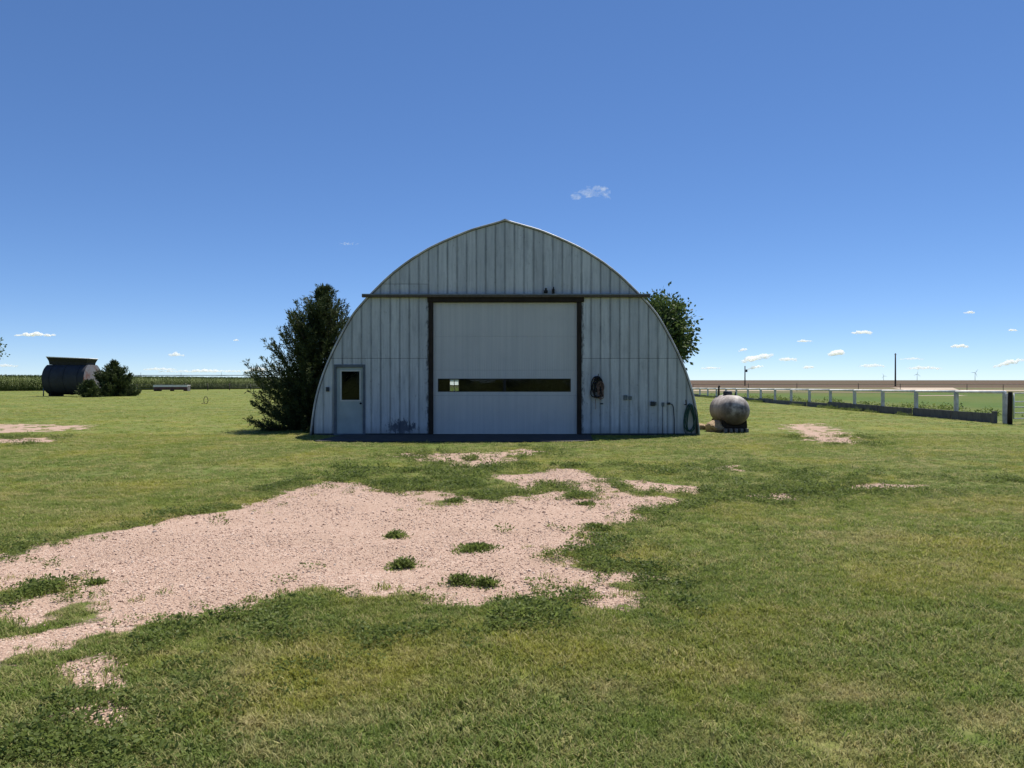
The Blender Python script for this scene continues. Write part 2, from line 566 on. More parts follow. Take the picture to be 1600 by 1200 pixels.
M['grey_box'] = plain('grey_electrical_box', (0.13, 0.15, 0.155), 0.6)
M['dark_box'] = plain('dark_electrical_box', (0.035, 0.042, 0.05), 0.6)
M['galv'] = plain('galvanised_conduit', (0.2, 0.21, 0.22), 0.5, 0.3)
M['hose'] = plain('green_hose_rubber', (0.025, 0.075, 0.055), 0.5, 0, 9, 0.3)
M['rope'] = plain('black_cord', (0.022, 0.02, 0.02), 0.8, 0, 9, 0.3)
M['rope_tan'] = plain('tan_cord', (0.22, 0.13, 0.09), 0.9, 0, 9, 0.3)
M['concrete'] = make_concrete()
M['block'] = plain('grey_block', (0.20, 0.185, 0.17), 0.95, 0, 5, 0.3)
M['tank'] = make_tank()
M['sack'] = make_field('tan_rock', (0.40, 0.29, 0.18), (0.52, 0.40, 0.26), 9)
M['hopper'] = make_hopper()
M['hopper_end'] = make_rusty('hopper_end_rusty', (0.19, 0.19, 0.205), (0.16, 0.07, 0.05), 0.54, 0.75)
M['pale_metal'] = plain('pale_metal', (0.76, 0.74, 0.70), 0.5, 0.1)
M['bunk'] = make_rusty('bunk_side', (0.16, 0.07, 0.065), (0.09, 0.05, 0.045), 0.5, 2.0)
M['white_pipe'] = plain('white_fence_pipe', (0.76, 0.75, 0.72), 0.6, 0, 2.5, 0.3)
M['post'] = plain('whitewashed_post', (0.56, 0.56, 0.57), 0.85, 0, 4, 0.35)
M['plank'] = make_wood('grey_plank', (0.10, 0.092, 0.09), (0.20, 0.188, 0.18))
M['pole'] = make_wood('utility_pole_wood', (0.05, 0.042, 0.036), (0.10, 0.085, 0.07))
M['turbine'] = plain('turbine_pale', (0.55, 0.57, 0.60), 0.6)
M['bark'] = make_wood('tree_bark', (0.07, 0.055, 0.042), (0.15, 0.12, 0.095))
M['cedar'] = make_leaf('cedar_needles', (0.028, 0.048, 0.018), (0.105, 0.130, 0.042), 1.1, 0.12, 0.75)
M['leaf'] = make_leaf('broad_leaf', (0.038, 0.07, 0.022), (0.105, 0.15, 0.042), 0.9, 0.3)
M['corn'] = make_leaf('corn_leaf', (0.09, 0.13, 0.035), (0.22, 0.26, 0.085), 0.5, 0.3)
M['pasture'] = make_field('pasture_green', (0.048, 0.090, 0.018), (0.095, 0.135, 0.030), 0.5, (0.115, 0.125, 0.035))
M['brown_field'] = make_field('brown_tilled_field', (0.078, 0.048, 0.032), (0.105, 0.066, 0.043), 0.05, (0.085, 0.075, 0.036))
M['road'] = make_field('tan_dirt_road', (0.36, 0.29, 0.22), (0.46, 0.38, 0.29), 0.8)
M['scrub'] = make_field('dry_scrub', (0.115, 0.098, 0.05), (0.17, 0.14, 0.08), 0.35, (0.10, 0.11, 0.045))

# ------------------------------------------------------------------ ground: one sheet, finely cut where the drive's gravel shows
GRAVEL = [
    [(-160, 905), (0, 873), (60, 862), (130, 838), (170, 830), (240, 820), (300, 808), (360, 800), (405, 785), (430, 775), (470, 762), (520, 755),
     (560, 757), (600, 769), (640, 770), (680, 768), (720, 778), (760, 783), (800, 776), (850, 771), (900, 768), (940, 768), (1000, 775),
     (1066, 780), (1065, 793), (1010, 795), (985, 800), (1002, 812), (960, 818), (925, 830), (940, 842), (905, 852), (885, 868), (895, 886),
     (930, 893), (985, 900), (1022, 905), (1000, 915), (980, 938), (950, 944), (900, 936), (850, 932), (800, 935), (750, 941), (700, 938),
     (650, 935), (600, 941), (540, 938), (500, 935), (470, 936), (440, 945), (400, 955), (350, 962), (300, 968), (240, 975), (190, 985),
     (160, 990), (130, 1000), (90, 1015), (60, 1030), (20, 1040), (-160, 1060)],
    [(622, 711), (700, 708), (760, 708), (800, 705), (820, 700), (850, 705), (840, 711), (800, 713), (790, 720), (760, 727), (735, 733), (700, 727), (660, 720)],
    [(770, 745), (830, 742), (870, 737), (890, 731), (920, 737), (952, 748), (960, 768), (900, 766), (850, 758), (830, 769), (800, 760)],
    [(960, 750), (1010, 752), (1060, 758), (1112, 762), (1090, 773), (1040, 771), (990, 766)],
    [(104, 1048), (140, 1036), (178, 1042), (172, 1060), (150, 1074), (118, 1068)],
    [(140, 1112), (160, 1102), (176, 1110), (166, 1130), (146, 1132)],
    [(1225, 664), (1275, 662), (1310, 670), (1345, 684), (1330, 694), (1280, 690), (1240, 674)],
    [(1120, 730), (1140, 727), (1150, 733), (1130, 738)],
    [(1315, 760), (1360, 757), (1445, 758), (1440, 765), (1330, 768)],
    [(1165, 775), (1205, 771), (1252, 774), (1245, 781), (1180, 781)],
    [(1110, 776), (1135, 774), (1150, 777), (1130, 782)],
    [(-200, 664), (60, 663), (138, 665), (112, 672), (40, 675), (-200, 679)],
    [(-200, 689), (40, 684), (78, 684), (52, 693), (-200, 699)],
    [(1560, 842), (1620, 845), (1640, 852), (1580, 849)],
]
GREEN = [   # green islands inside the gravel
    [(-120, 940), (30, 918), (98, 914), (104, 930), (60, 944), (-120, 960)],
    [(-120, 985), (28, 968), (42, 984), (36, 1002), (-120, 1020)],
    [(62, 962), (118, 950), (140, 960), (110, 976), (70, 984)],
    [(860, 774), (900, 767), (950, 772), (905, 779)],
    [(672, 782), (700, 779), (706, 789), (682, 790)],
]


def poly_sd(X, Y, poly):
    """signed distance (metres) to a ground polygon, positive inside"""
    P = np.array([gp(*p) for p in poly])
    d2 = np.full(X.shape, 1e9)
    ins = np.zeros(X.shape, dtype=bool)
    n = len(P)
    for i in range(n):
        ax, ay = P[i]; bx, by = P[(i + 1) % n]
        ex, ey = bx - ax, by - ay
        tt = np.clip(((X - ax) * ex + (Y - ay) * ey) / (ex * ex + ey * ey + 1e-12), 0, 1)
        d2 = np.minimum(d2, (X - ax - tt * ex) ** 2 + (Y - ay - tt * ey) ** 2)
        c = (ay > Y) != (by > Y)
        xc = ax + (Y - ay) * ex / (ey if abs(ey) > 1e-12 else 1e-12)
        ins ^= c & (X < xc)
    d = np.sqrt(d2)
    return np.where(ins, d, -d)


def gravel_sd(X, Y):
    s_ = np.full(X.shape, -9.0)
    for p in GRAVEL:
        s_ = np.maximum(s_, poly_sd(X, Y, p))
    for p in GREEN:
        s_ = np.minimum(s_, -poly_sd(X, Y, p))
    far_ = np.clip((Y - 13) / 5, 0, 1)
    s_ = np.where(Y > 15, np.minimum(s_, 0.27), s_)
    n1 = (fbm(X * 1.3, Y * 1.3, 11, 3) - 0.5) * (0.42 + 0.5 * far_) - 0.06 * far_
    n2 = (fbm(X * 4.5, Y * 4.5, 23, 3) - 0.5) * (0.45 + 1.5 * far_)
    return s_ + n1 + n2 + 0.04


WEEDY = [
    [(-150, 1025), (100, 1002), (250, 962), (440, 930), (560, 930), (700, 930), (752, 945), (730, 972), (640, 975), (560, 962), (430, 1000), (370, 1062), (240, 1108), (120, 1160), (-150, 1150)],
    [(-150, 852), (100, 822), (240, 800), (420, 760), (470, 745), (560, 742), (500, 760), (430, 785), (300, 812), (170, 838), (0, 875), (-150, 905)],
    [(520, 725), (640, 735), (780, 728), (960, 722), (1120, 742), (1240, 765), (1450, 752), (1600, 748), (1600, 760), (1440, 772), (1250, 790), (1060, 800), (1000, 790), (1060, 776), (960, 772), (840, 770), (720, 786), (620, 772), (540, 750)],
    [(870, 850), (960, 815), (1010, 825), (980, 870), (1000, 900), (900, 895)],
]


def weed_amount(X, Y, sd):
    """how weedy the turf is: bands along the gravel's edge and the old track in front of the barn"""
    band = np.exp(-(np.clip(-sd, 0, 9) / 0.55) ** 2)
    low = np.exp(-(np.clip(-sd, 0, 9) / 0.95) ** 2) * (Y < 7.6) * (X < 0.4)
    track = np.exp(-((Y - 12.6) / 1.9) ** 2) * np.clip((X + 3.0) / 1.5, 0, 1) * np.clip((9.5 - X) / 3.0, 0, 1) * 0.75
    for q in WEEDY:
        track = np.maximum(track, np.clip(poly_sd(X, Y, q) / 0.35 + 0.6, 0, 1.15) * np.clip(fbm(X * 1.9, Y * 1.9, 141, 3) * 2.8 - 0.35, 0, 1.1))
    nn = np.clip(fbm(X * 0.9, Y * 0.9, 41, 4) + 0.06, 0, 1)
    n3 = fbm(X * 3.1, Y * 3.1, 57, 3)
    wv = np.maximum(np.maximum(band * 0.95, low * 1.2), track)
    wv = wv * np.clip((fbm(X * 3.4, Y * 3.4, 201, 3) - 0.30) * 4.2, 0.10, 1.15)
    wv = wv * np.clip((nn - 0.30) * 3.2, 0, 1.15) + np.clip((n3 - 0.72) * 4, 0, 1) * 0.7 * (nn > 0.5)
    return np.clip(wv, 0, 1)


def ground_z(X, Y):
    return (fbm(X * 0.35, Y * 0.35, 5, 3) - 0.5) * 0.05 * np.clip((27 - Y) / 6, 0, 1) * np.clip((Y - 2) / 2, 0, 1)


x0, x1, y0, y1, st = -24.0, 24.0, 2.0, 34.0, 0.1
nx, ny = int((x1 - x0) / st) + 1, int((y1 - y0) / st) + 1
gx, gy = np.meshgrid(np.linspace(x0, x1, nx), np.linspace(y0, y1, ny))
gsd = gravel_sd(gx, gy)
gweed = weed_amount(gx, gy, gsd)
fade = np.clip(np.minimum(np.minimum(gx - x0, x1 - gx), np.minimum(gy - y0, y1 - gy)) / 1.5, 0, 1)
gz = ground_z(gx, gy) * fade + np.clip((fbm(gx * 6, gy * 6, 88, 2) - 0.5), -1, 1) * 0.012 * fade
barn_pad = (np.abs(gx + 0.2) < 6.6) & (gy > 20.0)
gz = np.where(barn_pad, np.minimum(gz, 0.004), gz) * np.where(barn_pad, 0.3, 1.0)
V = np.stack([gx.ravel(), gy.ravel(), gz.ravel()], 1)
ii = np.arange(nx * ny).reshape(ny, nx)
F = np.stack([ii[:-1, :-1].ravel(), ii[:-1, 1:].ravel(), ii[1:, 1:].ravel(), ii[1:, :-1].ravel()], 1)
# the rest of the sheet out to the horizon, joined to the same mesh as a frame of large quads
FAR = 120000.0
bx = [-FAR, -2500, -300, -60, x0, x1, 60, 300, 2500, FAR]
by = [-FAR, -2500, -300, -40, y0, y1, 60, 300, 2500, FAR]
ov, of = [], []
base = len(V)
idx = {}
for j, yy in enumerate(by):
    for i, xx in enumerate(bx):
        idx[i, j] = base + len(ov)
        ov.append((xx, yy, 0.0))
for j in range(len(by) - 1):
    for i in range(len(bx) - 1):
        if i == 4 and j == 4:
            continue
        of.append((idx[i, j], idx[i + 1, j], idx[i + 1, j + 1], idx[i, j + 1]))
ground = np_mesh('ground', np.vstack([V, np.array(ov)]), np.vstack([F, np.array(of)]), M['ground'], smooth=True)
tag(ground, 'mown lawn round a patch of pink gravel drive', None, None, 'structure')
for nm, arr, pad in (('gravel', gsd, -1.0), ('weed', gweed, 0.0)):
    a = ground.data.attributes.new(nm, 'FLOAT', 'POINT')
    full = np.concatenate([np.clip(arr.ravel(), -1, 1), np.full(len(ov), pad)]).astype(np.float32)
    a.data.foreach_set('value', full)


# far fields, each a thin sheet lying on the ground
def sheet(name, quad, z, mat, n=24, label=None, hill=None):
    q = [Vector((p[0], p[1], 0)) for p in quad]
    vs, fs = [], []
    for j in range(n + 1):
        for i in range(n + 1):
            u, v = i / n, j / n
            p = (q[0] * (1 - u) + q[1] * u) * (1 - v) + (q[3] * (1 - u) + q[2] * u) * v
            wob = 0.0 if hill else 1.0
            edge = (mnoise.noise(Vector((p.x * 0.09, p.y * 0.09, z * 50))) * 2.2) * wob
            zz = z + (hill(p.x, p.y, u, v) if hill else 0)
            vs.append((p.x, p.y + (edge if j in (0, n) else 0), zz))
    for j in range(n):
        for i in range(n):
            a = j * (n + 1) + i
            fs.append((a, a + 1, a + n + 2, a + n + 1))
    mb = MB()
    mb.add(vs, fs, True)
    o = mb.build(name, mat)
    return tag(o, label, None, None, 'structure')


sheet('pasture', [(21.5, 31), (160, 31), (190, 118), (21.0, 100)], 0.012, M['pasture'], 40, 'bright green pasture behind the white rail fence')
sheet('dry_verge', [(18, 100), (190, 118), (330, 190), (30, 190)], 0.016, M['scrub'], 40, 'dry weedy strip between pasture and dirt road')
sheet('dirt_road', [(28, 126), (260, 130), (260, 141), (28, 136)], 0.030, M['road'], 40, 'tan dirt road crossing beyond the pasture')
sheet('gravel_yard', [(69, 128), (77, 126), (109, 182), (95, 184)], 0.030, M['road'], 20, 'pale bare yard patch at the edge of the pasture')
sheet('gravel_strip', [(47, 85.5), (52.7, 85.5), (53.6, 88.5), (48.2, 88.5)], 0.03, M['road'], 12, 'thin pale gravel strip in the green pasture')
sheet('brown_field', [(30, 190), (1200, 190), (6500, 4200), (300, 4200)], 0.02, M['brown_field'], 60, 'brown tilled field rising gently to the right horizon',
      hill=lambda x, y, u, v: (3.6 * max(0, min(1, (v - 0.0) / 0.55)) ** 1.0 * max(0.0, min(1.0, (u - 0.0) / 0.16 + 0.45)) * (1 if v < 0.55 else max(0, 1 - (v - 0.55) / 0.45))))
sheet('field_track', [(-300, 164), (30, 190), (30, 400), (-300, 400)], 0.014, M['scrub'], 16, 'rough ground along the edge of the corn')

# ------------------------------------------------------------------ the barn
BX, BY = (789 - 800) / FPX * 23.5, 23.5
S = 48.9                                            # photo pixels per metre on the front wall
ARCH_PX = [(302, 680), (299, 655), (295, 628), (289.5, 606), (283, 586), (274.6, 565), (265.5, 545), (253, 521), (236, 491), (214, 466), (178.5, 431),
           (150, 409), (117, 388.5), (82, 372.5), (52, 360.5), (30, 354.5), (0, 346)]
AW = np.array([p[0] / S for p in ARCH_PX])
AZ = np.array([(680 - p[1]) / S for p in ARCH_PX])


def arch_z(x):
    return float(np.interp(abs(x), AW[::-1], AZ[::-1]))


def arch_pts(n=56, off=0.0):
    """points along the whole arch from left foot over the ridge to the right foot, pushed outwards by off"""
    seg = np.concatenate([[0], np.cumsum(np.hypot(np.diff(AW), np.diff(AZ)))])
    q = np.linspace(0, seg[-1], n)
    hw, hz = np.interp(q, seg, AW), np.interp(q, seg, AZ)
    for _ in range(2):
        hw[1:-1] = (hw[:-2] + 2 * hw[1:-1] + hw[2:]) / 4
        hz[1:-1] = (hz[:-2] + 2 * hz[1:-1] + hz[2:]) / 4
    tx, tz = np.gradient(hw), np.gradient(hz)
    l = np.hypot(tx, tz)
    ox, oz = tz / l, -tx / l
    R = [(hw[i] + ox[i] * off, hz[i] + oz[i] * off) for i in range(n)]
    if off:
        R[-1] = (0.0, hz[-1] + off * 1.1)
        R[0] = (R[0][0], 0.0)
    return [(-a, b) for a, b in R] + [(a, b) for a, b in R[-2::-1]]


barn = empty('barn', (BX, BY, 0), 0, 'weathered white arched barn with big overhead door and small walk door', 'barn')
DEPTH = 18.0
OPEN = (-2.44, 2.44, 0.0, 4.39)
WALK = (-5.46, -4.46, 0.0, 2.26)


def rects_minus(rect, hole):
    x0, x1, z0, z1 = rect; a, b, c, d = hole
    if b <= x0 or a >= x1 or d <= z0 or c >= z1:
        return [rect]
    out = []
    if x0 < a: out.append((x0, a, z0, z1))
    if x1 > b: out.append((b, x1, z0, z1))
    if z1 > d: out.append((max(x0, a), min(x1, b), d, z1))
    if z0 < c: out.append((max(x0, a), min(x1, b), z0, c))
    return out


def clipped(rect, inset=0.0, n=8):
    """rect cut by the arch -> outline in x,z or None"""
    x0, x1, z0, z1 = rect
    xs = np.linspace(x0, x1, n + 1)
    top = [min(z1, arch_z(x) - inset) for x in xs]
    pts = [(float(x), tz) for x, tz in zip(xs, top) if tz > z0 + 0.01]
    if len(pts) < 2:
        return None
    flat = all(abs(tz - z1) < 1e-6 for _, tz in pts) and len(pts) == n + 1
    if flat:
        pts = [pts[0], pts[-1]]
    return [(pts[0][0], z0), (pts[-1][0], z0)] + pts[::-1]


front = MB()
for c in range(-20, 20):
    xa, xb = c * 0.305, (c + 1) * 0.305
    rl = [(xa, xb, 0.0, 9.0)]
    for h in (OPEN, WALK):
        rl = [q for r in rl for q in rects_minus(r, h)]
    for r in rl:
        o = clipped(r, 0.02)
        if o: front.prism_xz(o, 0.012, 0.06)
front_wall = front.build('front_wall', M['backing'], barn)
nb = 0
for c in range(-20, 20):
    xa, xb = c * 0.305, (c + 1) * 0.305
    tiers = [(0.06, 2.45), (2.462, 4.40), (4.40, 9.0)]
    if xb < -2.3:
        tiers = [(0.06, 2.45), (2.462, 4.40), (4.40, 4.82), (4.832, 9.0)]
    for z0, z1 in tiers:
        rl = [(xa, xb, z0, z1)]
        for h in (OPEN, WALK):
            rl = [q for r in rl for q in rects_minus(r, h)]
        for (qa, qb, qc, qd) in rl:
            g = random.uniform(0.0025, 0.005)
            o = clipped((qa + g, qb - g, qc, qd), 0.015)
            if o is None or qb - qa < 0.03:
                continue
            mb = MB()
            dy = random.uniform(-0.004, 0.004)
            mb.prism_xz(o, -0.018 + dy, 0.012)
            mb.build('board', M['siding'], front_wall)
            nb += 1

# header, jambs and the long sliding track across the front
MB().box(-2.47, 2.52, -0.085, 0.10, 4.25, 4.39).build('header', M['dark_wood'], barn, 0.012)
for a, b in ((-2.44, -2.30), (2.31, 2.44)):
    MB().box(a, b, -0.05, 0.16, 0.0, 4.25).build('jamb', M['dark_wood'], barn, 0.012)
tr = MB()
tr.box(-4.54, 4.62, -0.16, -0.025, 4.392, 4.50)
track = tr.build('door_track', M['track'], barn, 0.01)
MB().box(-4.52, 4.60, -0.185, -0.16, 4.455, 4.495).build('track_lip', M['galv'], track)
MB().box(1.24, 1.36, -0.10, -0.022, 4.53, 4.62).box(1.27, 1.33, -0.16, -0.10, 4.55, 4.68).build('bracket', M['black_iron'], barn)
MB().box(1.50, 1.58, -0.09, -0.022, 4.52, 4.66).box(1.52, 1.56, -0.14, -0.09, 4.60, 4.72).build('bracket', M['black_iron'], barn)

# overhead door
od = MB().box(-2.30, 2.31, 0.115, 0.13, 0.03, 4.25).build('overhead_door', M['backing'], barn)
# (the slab behind the sections must not close the window strip)
od.data.clear_geometry()
fr = MB()
fr.box(-2.30, 2.31, 0.112, 0.13, 0.03, 1.36).box(-2.30, 2.31, 0.112, 0.13, 1.84, 4.25)
fr.box(-2.30, -2.16, 0.112, 0.13, 1.36, 1.84).box(2.12, 2.31, 0.112, 0.13, 1.36, 1.84)
od.data.from_pydata(fr.v, [], fr.f); od.data.update()
for z0, z1 in ((0.035, 1.267), (2.082, 3.162), (3.1645, 4.245)):
    MB().box(-2.295, 2.305, 0.07, 0.11, z0, z1).build('door_section', M['door'], od, 0.004)
ws = MB()
Z0, Z1, W0, W1 = 1.271, 2.079, -2.147, 2.106
ws.box(-2.295, 2.305, 0.07, 0.11, Z0, 1.39).box(-2.295, 2.305, 0.07, 0.11, 1.81, Z1)
ws.box(-2.295, W0, 0.07, 0.11, 1.39, 1.81).box(W1, 2.305, 0.07, 0.11, 1.39, 1.81)
ws.build('door_section', M['door'], od)
wf = MB()
wf.box(W0, W1, 0.062, 0.108, 1.39, 1.412).box(W0, W1, 0.062, 0.108, 1.788, 1.81)
wf.box(W0, W0 + 0.025, 0.062, 0.108, 1.412, 1.788).box(W1 - 0.025, W1, 0.062, 0.108, 1.412, 1.788)
wf.box(-0.05, 0.03, 0.062, 0.108, 1.412, 1.788)
wf.build('window_frame', M['black_iron'], od)
for a, b in ((W0 + 0.027, -0.052), (0.032, W1 - 0.027)):
    MB().box(a, b, 0.082, 0.088, 1.413, 1.787).build('pane', M['glass'], od)
MB().box(-2.28, 2.29, 0.075, 0.115, 0.012, 0.034).build('bottom_seal', M['rope'], od)

# walk door
wd = MB()
wd.box(-5.46, -5.385, -0.05, 0.08, 0.0, 2.26).box(-4.535, -4.46, -0.05, 0.08, 0.0, 2.26).box(-5.385, -4.535, -0.05, 0.08, 2.17, 2.26)
wd.box(-5.385, -4.535, -0.05, 0.08, 0.0, 0.05)
frm = wd.build('walk_door_frame', M['door_frame'], barn, 0.006)
lf = MB()
gx0, gx1, gz0, gz1 = -5.215, -4.645, 1.13, 2.04
lf.box(-5.38, -4.54, 0.0, 0.045, 0.055, gz0).box(-5.38, -4.54, 0.0, 0.045, gz1, 2.165)
lf.box(-5.38, gx0, 0.0, 0.045, gz0, gz1).box(gx1, -4.54, 0.0, 0.045, gz0, gz1)
leafd = lf.build('walk_door', M['walk_door'], barn)
tb = MB()
tb.box(gx0 - 0.045, gx1 + 0.045, -0.014, -0.002, gz1, gz1 + 0.045).box(gx0 - 0.045, gx1 + 0.045, -0.014, -0.002, gz0 - 0.045, gz0)
tb.box(gx0 - 0.045, gx0, -0.014, -0.002, gz0, gz1).box(gx1, gx1 + 0.045, -0.014, -0.002, gz0, gz1)
tb.build('window_trim', M['white_trim'], leafd, 0.003)
MB().box(gx0 + 0.002, gx1 - 0.002, 0.016, 0.022, gz0 + 0.002, gz1 - 0.002).build('pane', M['glass'], leafd)
kn = MB()
kn.lathe([(0.03, 0.0), (0.03, -0.01), (0.012, -0.012), (0.012, -0.045), (0.028, -0.05), (0.03, -0.07), (0.015, -0.08)], 'y', 12, (-4.60, 0.0, 1.02))
kn.build('handle', M['black_iron'], leafd)
for z in (0.35, 1.1, 1.9):
    MB().tube([(-5.383, -0.008, z - 0.05), (-5.383, -0.008, z + 0.05)], 0.012, 6).build('hinge', M['galv'], leafd)

# fittings on the wall
MB().box(-5.70, -5.60, -0.075, -0.02, 1.40, 1.54).build('switch_box', M['dark_box'], barn, 0.008)
MB().box(3.78, 3.90, -0.07, -0.02, 1.13, 1.28).build('outlet_box', M['grey_box'], barn, 0.008)
MB().box(3.95, 4.04, -0.07, -0.02, 1.13, 1.25).build('outlet_box', M['grey_box'], barn, 0.008)
MB().box(4.64, 4.77, -0.09, -0.02, 0.94, 1.08).build('meter_box', M['dark_box'], barn, 0.008)
MB().box(4.79, 4.83, -0.06, -0.02, 0.95, 1.07).build('outlet_box', M['grey_box'], barn, 0.004)
cb = MB().box(5.00, 5.08, -0.06, -0.02, 0.92, 1.05).build('outlet_box', M['grey_box'], barn, 0.006)
MB().tube([(5.03, -0.04, 0.93), (5.03, -0.04, 0.03)], 0.013, 6).build('conduit', M['galv'], barn)
cp = MB().box(5.17, 5.26, -0.08, -0.02, 0.98, 1.05)
cp.build('switch_box', M['dark_box'], barn, 0.006)
MB().tube([(5.24, -0.05, 1.01), (5.33, -0.05, 0.99), (5.37, -0.05, 0.9), (5.395, -0.05, 0.5), (5.40, -0.05, 0.02)], 0.014, 6).build('conduit', M['dark_box'], barn)
MB().box(3.04, 3.13, -0.055, -0.02, 0.99, 1.03).build('bracket', M['dark_box'], barn)
for dx, z0_ in ((2.56, 3.9), (2.53, 3.3)):
    pass

# roof shell with sheets, ridge cap and front edge
ap_o, ap_i = arch_pts(56, 0.03), arch_pts(56, -0.02)
N = len(ap_o)
sh = MB()
vs = []
for yy in (-0.03, DEPTH + 0.03):
    vs += [(x, yy, z) for x, z in ap_o]
for yy in (-0.03, DEPTH + 0.03):
    vs += [(x, yy, z) for x, z in ap_i]
fs = []
for i in range(N - 1):
    fs.append((i, i + 1, N + i + 1, N + i))
    fs.append((2 * N + i + 1, 2 * N + i, 3 * N + i, 3 * N + i + 1))
    fs.append((i + 1, i, 2 * N + i, 2 * N + i + 1))
    fs.append((N + i, N + i + 1, 3 * N + i + 1, 3 * N + i))
fs.append((0, N, 3 * N, 2 * N)); fs.append((N - 1, 3 * N - 1, 4 * N - 1, 2 * N - 1))
sh.add(vs, fs, False)
roof = sh.build('roof', M['inside'], barn)
ap_s0, ap_s1 = arch_pts(24, 0.032), arch_pts(24, 0.05)
half = (len(ap_s0) + 1) // 2
sheet_me = {}
for side in (0, 1):
    sl = slice(0, half) if side == 0 else slice(half - 1, None)
    a0, a1 = ap_s0[sl], ap_s1[sl]
    k = len(a0)
    mb = MB()
    prof = [(0.0, 0), (0.04, 1), (0.10, 1), (0.14, 0), (0.88, 0)]
    vs = []
    for (yy, up) in prof:
        for (p0, p1) in zip(a0, a1):
            q = p1 if up else p0
            vs.append((q[0], yy, q[1]))
    fs = []
    for j in range(len(prof) - 1):
        for i in range(k - 1):
            fs.append((j * k + i, j * k + i + 1, (j + 1) * k + i + 1, (j + 1) * k + i))
    mb.add(vs, fs, False)
    for r in range(20):
        if r == 0:
            o = mb.build('roof_sheet', M['roof'], roof)
            sheet_me[side] = o.data
        else:
            o = bpy.data.objects.new('roof_sheet', sheet_me[side])
            COL.objects.link(o)
            o.parent = roof
        o.location = (0, -0.02 + r * 0.9, 0)
MB().prism_xz([(-0.16, 6.80), (0.0, 6.845), (0.16, 6.80), (0.17, 6.83), (0.0, 6.90), (-0.17, 6.83)], -0.07, DEPTH + 0.05).build('ridge_cap', M['trim'], roof)
ed = arch_pts(56, 0.022)
MB().tube([(x, -0.055, z) for x, z in ed], 0.030, 8).build('roof_edge', M['trim'], roof)

# back wall with the small window that shows through the door glass
BWIN = (-3.30, -2.74, 1.14, 1.84)
bw = MB()
for c in range(-20, 20):
    xa, xb = c * 0.305, (c + 1) * 0.305
    for r in rects_minus((xa, xb, 0.0, 9.0), BWIN):
        o = clipped(r, 0.02)
        if o: bw.prism_xz(o, DEPTH - 0.1, DEPTH)
back_wall = bw.build('back_wall', M['inside'], barn)
wf = MB()
a, b, c, d = BWIN
for q in ((a, a + 0.035, c, d), (b - 0.035, b, c, d), (a + 0.035, b - 0.035, c, c + 0.035), (a + 0.035, b - 0.035, d - 0.035, d), (a + 0.035, b - 0.035, 1.475, 1.505)):
    wf.box(q[0], q[1], DEPTH - 0.115, DEPTH - 0.03, q[2], q[3])
mx = (a + b) / 2
wf.box(mx - 0.012, mx + 0.012, DEPTH - 0.10, DEPTH - 0.04, c + 0.036, 1.474).box(mx - 0.012, mx + 0.012, DEPTH - 0.10, DEPTH - 0.04, 1.506, d - 0.036)
bf = wf.build('back_window', M['white_trim'], barn)
tf = T('frosted_pane')
tl = tf.n('ShaderNodeBsdfTranslucent', {'Color': (0.93, 0.94, 0.95)})
tf.nt.links.new(tl.outputs[0], tf.out.inputs[0])
for (p, q, r, s_, m) in ((a + 0.036, mx - 0.013, 1.506, d - 0.036, tf.mat), (mx + 0.013, b - 0.036, 1.506, d - 0.036, tf.mat),
                         (a + 0.036, mx - 0.013, c + 0.036, 1.474, M['glass']), (mx + 0.013, b - 0.036, c + 0.036, 1.474, M['glass'])):
    MB().box(p, q, DEPTH - 0.072, DEPTH - 0.068, r, s_).build('pane', m, bf)
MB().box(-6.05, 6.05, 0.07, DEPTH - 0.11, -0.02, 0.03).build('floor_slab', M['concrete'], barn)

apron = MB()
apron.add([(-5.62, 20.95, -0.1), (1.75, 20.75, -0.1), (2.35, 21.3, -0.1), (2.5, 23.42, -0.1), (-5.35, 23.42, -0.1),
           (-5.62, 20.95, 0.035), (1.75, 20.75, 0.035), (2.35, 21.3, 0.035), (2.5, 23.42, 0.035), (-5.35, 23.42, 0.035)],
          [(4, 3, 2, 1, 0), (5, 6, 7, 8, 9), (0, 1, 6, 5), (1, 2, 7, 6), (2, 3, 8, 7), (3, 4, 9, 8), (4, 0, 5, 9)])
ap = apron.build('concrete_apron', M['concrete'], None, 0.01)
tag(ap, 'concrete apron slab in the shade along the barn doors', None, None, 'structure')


# ------------------------------------------------------------------ things hung on and standing by the barn
def loop_pts(cx, cy, top, w_, h_, n=26, seed=0, twist=0.03):
    r = random.Random(seed)
    a1, a2 = r.uniform(-twist, twist), r.uniform(-twist, twist)
    pts = []
    for i in range(n + 1):
        t_ = 2 * math.pi * i / n
        wx = math.sin(t_) * w_ * (0.62 + 0.38 * (1 - math.cos(t_)) / 2 * 2 * 0.6)
        zz = top - h_ * (1 - math.cos(t_)) / 2
        pts.append((cx + wx + a1 * math.sin(2 * t_), cy + a2 * math.cos(t_) - 0.01 * r.random(), zz + 0.02 * math.sin(3 * t_ + a1 * 50)))
    return pts


